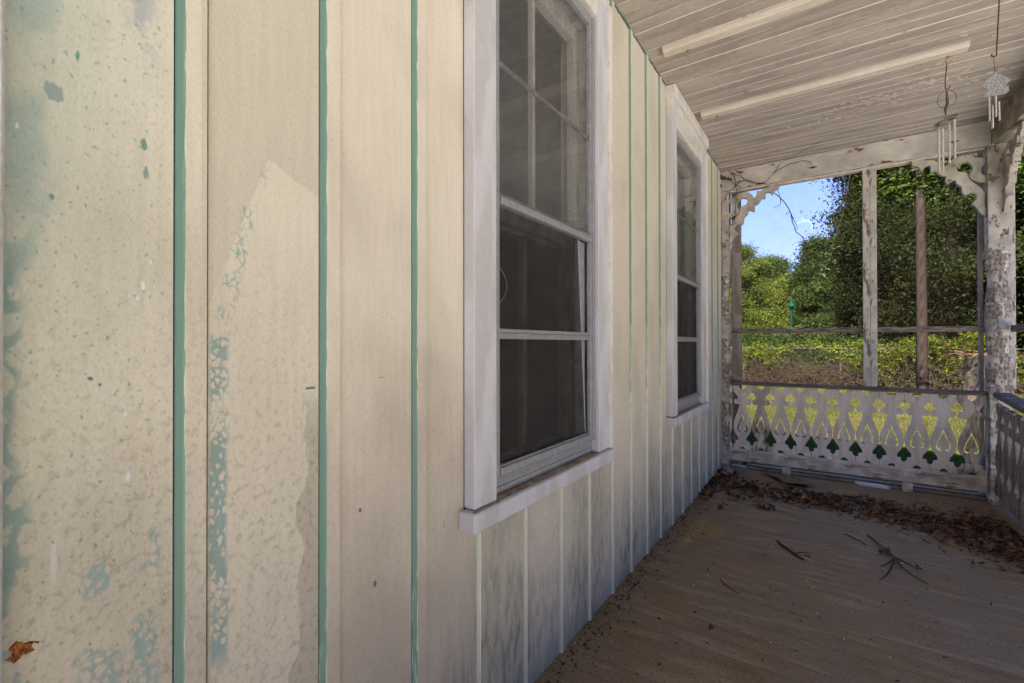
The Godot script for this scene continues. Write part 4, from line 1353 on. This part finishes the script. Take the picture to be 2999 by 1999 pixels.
# ---------------------------------------------------------------- the yard
func leaf_cluster(n: int, spread: float, size: float, sd: int) -> ArrayMesh:
	var st := begin()
	rng.seed = sd
	for i in n:
		var at := Vector3(rng.randfn(0, 1), rng.randfn(0, 0.7), rng.randfn(0, 1)) * spread
		var nrm := Vector3(rng.randf_range(-1, 1), rng.randf_range(0.1, 1.3), rng.randf_range(-1, 1)).normalized()
		var u := nrm.cross(Vector3(rng.randf_range(-1, 1), rng.randf_range(-1, 1), rng.randf_range(-1, 1))).normalized()
		var v := nrm.cross(u)
		var s := size * rng.randf_range(0.7, 1.3)
		face(st, [at - u * s, at + v * s * 0.42 + nrm * s * 0.12, at + u * s, at - v * s * 0.42 + nrm * s * 0.12], nrm)
	return st.commit()

func foliage(parent: Node, centres: Array, per: int, spread: Vector3, mesh: Mesh, scale: float, col: Color, vary: float, called := "crown") -> MultiMeshInstance3D:
	var xf := []
	var cols := []
	var base := lin(col)
	for c in centres:
		var tone := pow(2.0, rng.randf_range(-vary, vary) * 1.5)
		var warm := rng.randf_range(-0.12, 0.12)
		for i in per:
			var o := Vector3(rng.randfn(0, 1) * spread.x, rng.randfn(0, 1) * spread.y, rng.randfn(0, 1) * spread.z)
			xf.append(turned(c + o, scale * rng.randf_range(0.7, 1.3), 0.8))
			var k := tone * rng.randf_range(0.75, 1.25)
			cols.append(Color(base.r * k * (1.0 + warm), base.g * k, base.b * k * (1.0 - warm), 1))
	return scatter(called, mesh, M.leaf, xf, cols, parent)

func tree(label: String, x: float, d: float, height: float, radius: float, low: float, trunk_r: float, col: Color, clumps: int, per: int, leaf: float, sd: int, group := "trees beyond the fence") -> Node3D:
	var t := thing("tree", label, "tree", V(x, LAWN, d), group)
	rng.seed = sd
	var st := begin()
	var bend := Vector3(rng.randf_range(-0.3, 0.3), 0, rng.randf_range(-0.3, 0.3))
	var trunk := []
	var rad := []
	for i in 7:
		var f := i / 6.0
		trunk.append(Vector3(0, -0.1, 0).lerp(Vector3(0, height * 0.86, 0) + bend, f) + bend * sin(f * 3.0) * 0.4)
		rad.append(trunk_r * (1.15 - f * 1.02) if i else trunk_r * 1.5)
	tube(st, trunk, rad, 9)
	var cen := []
	for i in clumps:
		var f := rng.randf()
		var y := height * (low + (1.0 - low) * f)
		var rr := radius * pow(maxf(0.0, 1.0 - pow(absf(2.0 * f - 0.75) / 1.26, 2.2)), 0.5)
		var a := rng.randf_range(0, TAU)
		var k := sqrt(rng.randf_range(0.18, 1.0))
		var p := Vector3(cos(a) * rr * k, y, sin(a) * rr * k)
		cen.append(p)
		if i % 4 == 0:
			var s := Vector3(0, clampf(y - rr * 0.6, height * low * 0.8, height * 0.85), 0)
			tube(st, [s, s.lerp(p, 0.5) + Vector3(0, 0.25, 0), p], [trunk_r * 0.35, trunk_r * 0.2, trunk_r * 0.06], 5)
	obj("trunk", st.commit(), M.bark, t)
	var sp := radius * 0.15
	foliage(t, cen, int(per * 1.7), Vector3(sp, sp * 0.55, sp), leaf_sets.wide, leaf, col, 0.45)
	return t

func build_yard() -> void:
	# ground
	var g := structure("lawn", "patchy green and straw lawn beside the porch")
	var st := begin()
	box(st, V(-60, LAWN - 0.3, -60), V(80, LAWN, 19.4))
	obj("turf", st.commit(), M.lawn, g)
	g = structure("ground", "dry leaf-strewn ground beyond the fence")
	st = begin()
	box(st, V(-160, LAWN - 0.3, 19.4), V(220, LAWN - 0.004, 240))
	obj("soil", st.commit(), M.dry, g)
	g = structure("added_bounce_drive", "unseen pale gravel added beside the porch to bounce sunlight in")  # out of view, added to reflect sun onto ceiling and wall
	st = begin()
	box(st, V(2.35, LAWN - 0.1, -25), V(13.0, LAWN + 0.02, 4.4))
	box(st, V(-4.0, LAWN - 0.1, -25), V(2.349, LAWN + 0.02, -3.3))
	obj("bounce_bed", st.commit(), M.gravel, g)
	# grass
	st = begin()
	rng.seed = 200
	for i in 9:
		var a := rng.randf_range(0, TAU)
		var o := Vector3(rng.randf_range(-0.06, 0.06), 0, rng.randf_range(-0.06, 0.06))
		var w := Vector3(cos(a), 0, sin(a)) * 0.006
		var lean := Vector3(rng.randf_range(-0.03, 0.03), rng.randf_range(0.02, 0.055), rng.randf_range(-0.03, 0.03))
		face(st, [o - w, o + w, o + lean], Vector3(-sin(a), 0.3, cos(a)))
	var tuft := st.commit()
	var xf := []
	var cols := []
	for i in 42000:
		var d := rng.randf_range(5.1, 19.3)
		var x := rng.randf_range(-2.6, 3.5) * (0.35 + d / 14.0)
		xf.append(turned(V(x, LAWN - 0.004, d), rng.randf_range(0.8, 1.7), 0.2))
		var c := Color8(62, 68, 30).lerp(Color8(98, 86, 54), clampf(rng.randf() * 0.9 + 0.25 * sin(x * 2.1 + d) * cos(d * 1.7), 0, 1))
		cols.append(lin(c) * rng.randf_range(0.75, 1.2))
	for i in 16000:  # strip in the porch shade, lightened through the grass colour itself
		var d := rng.randf_range(5.1, 8.8)
		xf.append(turned(V(rng.randf_range(-1.6, 3.2), LAWN - 0.004, d), rng.randf_range(0.9, 1.7), 0.2))
		cols.append(lin(Color8(90, 100, 46)) * rng.randf_range(0.8, 1.25))
	var gr := scatter("grass", tuft, M.leaf, xf, cols)
	tag(gr, "short sunlit grass beyond the far railing", "grass")

	leaf_sets.wide = leaf_cluster(14, 0.8, 0.20, 300)
	leaf_sets.vine = leaf_cluster(5, 0.6, 0.55, 301)
	var lime := Color8(84, 92, 36)
	var mid := Color8(56, 68, 32)
	var deep := Color8(44, 51, 24)
	tree("pale yellow-green tree at the left edge of the opening", -5.3, 45, 9.7, 2.2, 0.02, 0.2, lime, 90, 60, 0.34, 401)
	tree("darker green tree whose rounded top rises left of the street lamp", -3.4, 48, 9.2, 1.9, 0.05, 0.2, Color8(66, 78, 36), 80, 60, 0.34, 402)
	tree("low yellow-green tree directly behind the street lamp", -1.5, 42, 6.6, 1.7, 0.0, 0.18, lime, 70, 60, 0.32, 403)
	tree("mid green tree just right of the street lamp", 0.6, 40, 8.9, 1.8, 0.0, 0.22, mid, 110, 60, 0.34, 404)
	tree("dark tree standing behind the double mullion", 3.0, 33, 10.6, 1.7, 0.03, 0.26, deep, 120, 70, 0.33, 405)
	tree("huge dark oak filling the opening right of the mullion", 5.0, 28, 17.5, 3.7, 0.12, 0.36, Color8(38, 43, 20), 200, 70, 0.33, 406)
	tree("dark tree behind the corner post", 9.6, 33, 15.0, 4.6, 0.05, 0.34, deep, 190, 60, 0.34, 407)
	tree("dark green tree far right, seen past the corner post", 13.5, 27, 14.0, 4.8, 0.03, 0.34, deep, 160, 60, 0.36, 408)
	tree("bushy tree low behind the fence at left", -8.4, 36, 7.5, 3.0, 0.0, 0.2, mid, 90, 60, 0.34, 409)
	# unseen row added on the right to block blue sky light
	for i in 6:
		tree("%s of six unseen trees added right of the porch to block sky light, from the street" % ["first", "second", "third", "fourth", "fifth", "last"][i], 17.5 + 1.2 * sin(i * 2.3), -13.0 + i * 6.6, 13.0 + 1.5 * cos(i * 1.9), 4.4, 0.02, 0.32, deep, 80, 60, 0.5, 420 + i, "added unseen trees right of the porch")
	# understorey, one shrub after another behind the fence
	for q in [[-3.4, 24.0, 1.75, mid, "olive green shrub left behind the fence"], [-1.6, 23.5, 1.85, mid, "green shrub behind the fence below the street lamp"], [-0.1, 24, 1.7, mid, "olive green shrub behind the fence right of the street lamp"], [1.5, 24.5, 1.8, deep, "dark shrub behind the mullion's foot"], [4.2, 44, 2.2, deep, "dark shrub far behind the utility pole"], [-5.6, 24.5, 2.2, mid, "green shrub at the far left behind the fence"], [9.5, 50, 2.4, deep, "dark shrub far behind the corner post"]]:
		var s := thing("shrub", q[4], "shrub", V(q[0], LAWN, q[1]), "shrubs behind the fence")
		rng.seed = 500 + int(q[0] * 10)
		st = begin()
		var cen := []
		for i in 26:
			var a := rng.randf_range(0, TAU)
			var p := Vector3(cos(a) * rng.randf_range(0.1, 1.7), rng.randf_range(0.2, 1.0) * q[2], sin(a) * rng.randf_range(0.1, 1.0))
			cen.append(p)
			if i % 4 == 0: tube(st, [Vector3(p.x * 0.2, 0, p.z * 0.2), p * 0.9], [0.03, 0.01], 4)
		obj("stem", st.commit(), M.bark, s)
		foliage(s, cen, 70, Vector3(0.36, 0.22, 0.3), leaf_sets.wide, 0.25, q[3], 0.4)
	build_near_tree()
	build_fence()
	# utility pole
	var p := obj("utility_pole", pole_mesh(), M.pole)
	p.position = V(3.1, LAWN, 18.0)
	p.rotation.z = 0.006
	tag(p, "brown wooden utility pole before the vine-covered fence", "utility pole")
	# street lamp
	var l := thing("street_lamp", "green street lamp with a conical shade among the far trees", "street lamp", V(-0.65, LAWN, 26.0))
	st = begin()
	tube(st, [Vector3(0, 0, 0), Vector3(0, 3.25, 0)], [0.05, 0.04], 10)
	obj("pole", st.commit(), M.lamp_green, l)
	st = begin()
	lathe(st, [[3.20, 0.05], [3.22, 0.07], [3.30, 0.07], [3.32, 0.18], [3.36, 0.175], [3.48, 0.08], [3.56, 0.06], [3.64, 0.055], [3.66, 0.03], [3.80, 0.012], [3.85, 0.001]], Vector3.ZERO, 16)
	obj("lamp_shade", st.commit(), M.lamp_green, l)
	# stump with its sprouts
	var sm := thing("tree_stump", "ivy-barked cut tree stump left of the corner post's foot", "tree stump", V(3.98, LAWN, 16.0))
	st = begin()
	rng.seed = 610
	var prof := [[0.0, 0.48], [0.15, 0.40], [0.5, 0.36], [0.95, 0.34], [1.17, 0.35], [1.20, 0.33], [1.20, 0.001]]
	lathe(st, prof, Vector3.ZERO, 14)
	obj("bark", st.commit(), M.bark, sm)
	st = begin()
	for i in 46:
		var a := rng.randf_range(0, TAU)
		var b := Vector3(cos(a) * 0.3, 1.2 + rng.randf_range(0, 0.05), sin(a) * 0.3)
		var e := b + Vector3(rng.randf_range(-0.5, 0.5), rng.randf_range(-0.08, 0.16), rng.randf_range(-0.3, 0.3))
		tube(st, [b, (b + e) / 2 + Vector3(0, 0.04, 0), e], [0.010, 0.007, 0.004], 4)
	obj("dead_twigs", st.commit(), mottled(Color8(150, 110, 86), Color8(112, 80, 62), 175, 0.3), sm)
	st = begin()
	for i in 7:
		tube(st, [Vector3(0.2, 1.2, 0), Vector3(0.12 + i * 0.03, 1.5, 0.1), Vector3(0.05 + i * 0.04, 1.62 + 0.05 * i, 0.1)], [0.012, 0.008, 0.004], 4)
	obj("rust_sprig", st.commit(), plain(Color8(176, 86, 44), 0.9), sm)
	# parked cars far off under the trees, and the long low building
	for q in [[5.4, 50, 0.25, "white car parked far under the trees, nearest the mullion"], [6.9, 52, 0.1, "white car parked far under the trees behind the utility pole"], [12.4, 58, 0.2, "white car parked far away beside the corner post"]]:
		car(q[3], V(q[0], LAWN, q[1]), q[2])
	var bl := thing("low_building", "long low grey building far beyond the trees", "building", V(18, LAWN, 85))
	st = begin()
	box(st, Vector3(-16, 0, -5), Vector3(16, 3.2, 5))
	obj("wall", st.commit(), plain(Color8(150, 158, 168), 0.8), bl)
	obj("roof", boxm(Vector3(-16.4, 3.2, -5.4), Vector3(16.4, 3.5, 5.4)), plain(Color8(110, 106, 104), 0.8), bl)
	for i in 8:
		var wd := obj("window", boxm(Vector3(-14 + i * 3.9, 1.0, 5.0), Vector3(-12.4 + i * 3.9, 2.4, 5.05)), plain(Color8(60, 70, 80), 0.2), bl)
		wd.set_meta("label", "dark window in the grey wall")

func car(label: String, at: Vector3, turn: float) -> void:
	var c := thing("parked_car", label, "car", at, "white cars parked far off")
	c.rotation.y = turn
	var paint := plain(Color8(232, 232, 236), 0.25)
	var st := begin()
	extrude(st, PackedVector2Array([Vector2(-2.2, 0.35), Vector2(2.2, 0.35), Vector2(2.25, 0.75), Vector2(2.1, 0.95), Vector2(1.1, 1.02), Vector2(-2.1, 1.05), Vector2(-2.25, 0.8)]), Vector3(0, 0, 0.88), Vector3.RIGHT, Vector3.UP, Vector3(0, 0, -1.76))
	extrude(st, PackedVector2Array([Vector2(-2.0, 1.05), Vector2(1.05, 1.03), Vector2(0.3, 1.72), Vector2(-0.4, 1.80), Vector2(-1.7, 1.76)]), Vector3(0, 0, 0.74), Vector3.RIGHT, Vector3.UP, Vector3(0, 0, -1.48))
	obj("body", st.commit(), paint, c)
	for s in [0.745, -0.75]:
		st = begin()
		extrude(st, PackedVector2Array([Vector2(-1.8, 1.1), Vector2(0.85, 1.1), Vector2(0.25, 1.62), Vector2(-1.6, 1.66)]), Vector3(0, 0, s), Vector3.RIGHT, Vector3.UP, Vector3(0, 0, 0.005))
		obj("window", st.commit(), plain(Color8(30, 34, 38), 0.1), c)
	for q in [[-1.4, 0.8], [1.4, 0.8], [-1.4, -0.8], [1.4, -0.8]]:
		st = begin()
		tube(st, [Vector3(q[0], 0.34, q[1] - 0.1), Vector3(q[0], 0.34, q[1] + 0.1)], [0.34], 14)
		obj("wheel", st.commit(), plain(Color8(30, 30, 30), 0.9), c)

func pole_mesh() -> ArrayMesh:
	var st := begin()
	var pts := []
	var rad := []
	for i in 12:
		pts.append(Vector3(0, i * 0.9, 0))
		rad.append(0.138 - 0.0055 * i)
	tube(st, pts, rad, 14)
	return st.commit()

# the tree whose lowest boughs hang into the upper right of the view
func build_near_tree() -> void:
	var t := thing("tree", "near tree whose leafy boughs hang across the top right of the opening", "tree", V(6.2, LAWN, 13.0))
	rng.seed = 700
	var st := begin()
	tube(st, [Vector3(0, 0, 0), Vector3(0.1, 2.5, 0.1), Vector3(-0.1, 5.0, 0.2), Vector3(0, 8.0, 0)], [0.30, 0.24, 0.2, 0.1], 10)
	var cen := []
	for b in [[Vector3(-0.1, 4.2, 0.2), Vector3(-2.6, 5.2, 0.6), Vector3(-4.4, 4.85, 1.2)], [Vector3(-0.1, 4.8, 0.2), Vector3(-2.6, 6.0, 0.2), Vector3(-4.9, 5.6, 0.4)], [Vector3(0, 4.5, 0.1), Vector3(-1.6, 5.0, 1.6), Vector3(-3.2, 4.4, 2.4)], [Vector3(0, 5.6, 0), Vector3(1.5, 6.6, 0.5), Vector3(3, 6.8, 0)], [Vector3(0, 6.4, 0), Vector3(-1.0, 7.4, -1.5), Vector3(-1.4, 8.0, -2.6)]]:
		tube(st, b, [0.07, 0.045, 0.012], 6)
		for i in 13:
			var f := 0.35 + 0.65 * i / 12.0
			var p: Vector3 = b[0].lerp(b[1], f * 2.0) if f < 0.5 else b[1].lerp(b[2], f * 2.0 - 1.0)
			cen.append(p + Vector3(rng.randfn(0, 0.2), rng.randfn(-0.12, 0.16), rng.randfn(0, 0.25)))
	obj("trunk", st.commit(), M.bark, t)
	foliage(t, cen, 30, Vector3(0.26, 0.16, 0.26), leaf_sets.vine, 0.10, Color8(50, 62, 20), 0.5)
	# a dark sprig that hangs alone against the sky
	var sg := []
	for i in 7:
		sg.append(Vector3(-5.2 - 0.06 * i, 3.7 - 0.13 * i, 0.2))
	st = begin()
	tube(st, [Vector3(-4.9, 5.6, 0.4), Vector3(-5.1, 4.4, 0.3), Vector3(-5.3, 3.7, 0.2)], [0.006, 0.005, 0.003], 4)
	obj("hanging_twig", st.commit(), M.bark, t)
	foliage(t, sg, 4, Vector3(0.10, 0.07, 0.08), leaf_sets.vine, 0.11, Color8(48, 62, 40), 0.2, "sprig")

func build_fence() -> void:
	var f := thing("chain_link_fence", "low chain-link fence with a steel top rail, half buried in vines", "fence", V(0, LAWN, 20.0))
	var h := 1.36
	var st := begin()
	tube(st, [Vector3(-12, h, 0), Vector3(16, h, 0)], [0.022], 8)
	obj("top_rail", st.commit(), M.steel, f)
	for i in range(-4, 6):
		st = begin()
		tube(st, [Vector3(1.17 + i * 3.07, 0, 0.03), Vector3(1.17 + i * 3.07, h + 0.06, 0.03)], [0.032], 8)
		obj("post", st.commit(), M.steel, f)
	st = begin()
	var x := -12.0
	while x < 16:
		for s in [1.0, -1.0]:
			var a := Vector3(x, 0.03, -0.03)
			var b := Vector3(x + s * (h - 0.03), h, -0.03)
			tube(st, [a, b], [0.002], 3, false)
		x += 0.09
	tag(obj("wire_mesh", st.commit(), M.steel, f), "", "", "", "stuff")
	# vines: leaves thick on the rail and hanging in skirts; each clump is a plant
	rng.seed = 800
	for q in [[-2.4, -0.75, 1.28, 0.62, 230, "bright yellow-green vine hanging in skirts over the fence at left"], [-0.75, 0.9, 1.42, 0.12, 60, "thin trailing vine along the top rail between the two clumps"], [0.9, 1.75, 1.36, 1.0, 110, "leafy vine on the fence left of the mullion"], [1.75, 3.4, 1.42, 1.1, 420, "tall dense vine on the fence beside the utility pole"], [3.4, 5.4, 1.62, 1.2, 460, "dense vine on the fence behind the tree stump"], [5.4, 11.0, 1.3, 0.9, 500, "vine-covered fence stretch past the corner post"], [-9.0, -2.4, 1.2, 0.7, 360, "vine-covered fence stretch at far left"]]:
		var v := thing("vine", q[5], "vine", V(0, LAWN, 20.0), "vines on the fence")
		st = begin()
		var cen := []
		var n := int(q[4] * 0.62)
		for i in n:
			var xx := rng.randf_range(q[0], q[1])
			var drop: float = q[3] * (0.15 + 0.85 * pow(absf(sin(xx * 2.6 + q[0])), 1.6))
			var y: float = q[2] - 0.06 + rng.randf_range(-drop, 0.20) + 0.10 * sin(xx * 4.3 + 1.0)
			cen.append(Vector3(xx, y, rng.randf_range(-0.12, 0.26)))
			if i % 7 == 0:
				tube(st, [Vector3(xx, q[2], 0.1), Vector3(xx + 0.1, (y + q[2]) / 2, 0.12), Vector3(xx + rng.randf_range(-0.2, 0.2), y - 0.2, 0.15)], [0.006, 0.005, 0.003], 4)
		tag(obj("stem", st.commit(), M.vine, v), "", "", "", "stuff")
		foliage(v, cen, 8, Vector3(0.09, 0.06, 0.06), leaf_sets.vine, 0.05, Color8(92, 98, 31), 0.65, "leaves")
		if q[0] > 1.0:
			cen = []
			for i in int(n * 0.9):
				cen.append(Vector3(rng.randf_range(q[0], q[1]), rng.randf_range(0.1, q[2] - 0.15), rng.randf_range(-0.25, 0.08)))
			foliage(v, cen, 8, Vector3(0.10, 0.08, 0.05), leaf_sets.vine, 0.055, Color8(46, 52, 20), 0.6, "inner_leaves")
	# dry brush behind the wire
	st = begin()
	rng.seed = 810
	for i in 7000:
		var xx := rng.randf_range(-10, 12)
		var z := rng.randf_range(-1.1, 0.4)
		var b := Vector3(xx, 0, z)
		b.y = rng.randf_range(0.0, 0.75) * rng.randf()
		var hh := rng.randf_range(-0.15, 0.75)
		var e := b + Vector3(rng.randf_range(-0.75, 0.75), hh, rng.randf_range(-0.2, 0.2))
		e.y = maxf(e.y, 0.02)
		var m := (b + e) / 2 + Vector3(rng.randf_range(-0.2, 0.2), rng.randf_range(0.0, 0.22), 0)
		tube(st, [b, m, e], [0.010, 0.008, 0.004], 3, false)
	var br := obj("dry_brush", st.commit(), mottled(Color8(86, 70, 54), Color8(30, 24, 19), 176, 0.25))
	br.position = V(0, LAWN, 20.0)
	tag(br, "tangle of dry brown brush along the foot of the fence", "brush", "", "stuff")
	# low leaves in the brush
	var v2 := thing("undergrowth", "sparse dull green weeds among the dry brush", "weeds", V(0, LAWN, 20.0))
	var cen := []
	for i in 1000:
		var xx := rng.randf_range(-9, 11)
		if i % 2: xx = rng.randf_range(1.7, 5.6)
		cen.append(Vector3(xx, rng.randf_range(0.05, 1.15), rng.randf_range(-0.9, 0.15)))
	foliage(v2, cen, 9, Vector3(0.10, 0.10, 0.06), leaf_sets.vine, 0.05, Color8(70, 76, 32), 0.6, "leaves")

# ---------------------------------------------------------------- the scene
func _ready() -> void:
	var cam := Camera3D.new()
	cam.name = "camera"
	add_child(cam)
	cam.fov = 72.674
	cam.near = 0.03
	cam.far = 600
	cam.position = V(0.86, 1.1873, 0)
	cam.rotation_order = EULER_ORDER_YXZ
	cam.rotation_degrees = Vector3(0.309, 34.407, -0.083)
	cam.current = true

	var env := Environment.new()
	env.background_mode = Environment.BG_SKY
	var sky := Sky.new()
	var sm := ProceduralSkyMaterial.new()
	sm.sky_top_color = Color(0.38, 0.55, 0.92)
	sm.sky_horizon_color = Color(0.78, 0.85, 0.96)
	sm.sky_curve = 0.16
	sm.ground_bottom_color = Color(0.30, 0.28, 0.22)
	sm.ground_horizon_color = Color(0.55, 0.58, 0.60)
	sm.sky_energy_multiplier = 1.0
	sky.sky_material = sm
	env.sky = sky
	env.background_energy_multiplier = 0.45
	env.tonemap_mode = Environment.TONE_MAPPER_LINEAR
	env.tonemap_exposure = 5.0
	env.sdfgi_enabled = true
	env.ssao_enabled = true
	env.ssil_enabled = true
	var we := WorldEnvironment.new()
	we.name = "environment"
	we.environment = env
	add_child(we)

	var sun := DirectionalLight3D.new()
	sun.name = "sun"
	sun.light_energy = 1.6
	sun.light_color = Color(1.0, 0.985, 0.955)
	sun.light_angular_distance = 0.5
	sun.shadow_enabled = true
	add_child(sun)
	sun.look_at_from_position(Vector3.ZERO, Vector3(0.10, -1.0, -0.95), Vector3.UP)

	make_materials()
	M.sole = mottled(Color8(160, 136, 112), Color8(112, 92, 74), 187, 0.5, 6.0, 1.0, 0.2, 0.9)
	M.caulk = plain(Color8(96, 116, 112), 0.9)
	M.siding_plain = plain(Color8(206, 194, 166), 0.8)
	M.post_top = peeling(Color8(210, 200, 186), Color8(122, 108, 96), Color8(106, 76, 60), 0.90, 181, 1.0, 1.6, 0.55, 0.2, 0.15)
	M.dirty_beam = peeling(Color8(196, 184, 168), Color8(120, 106, 94), Color8(136, 122, 108), 0.95, 182, 1.0, 2.5, 0.8, 0.3, 0.2)
	M.crossbar = peeling(Color8(204, 194, 182), Color8(122, 108, 98), Color8(110, 96, 86), 0.10, 183, 4.0, 1.0, 0.7, 0.2, 0.2)
	M.cardboard = mottled(Color8(132, 112, 86), Color8(108, 92, 72), 184, 0.4, 1, 1, 0.1, 0.9)
	M.weathered_white = mottled(Color8(222, 220, 216), Color8(188, 184, 176), 185, 0.4, 1, 4.0, 0.1, 0.7)

	build_house()
	build_porch()
	build_yard()
	build_small()
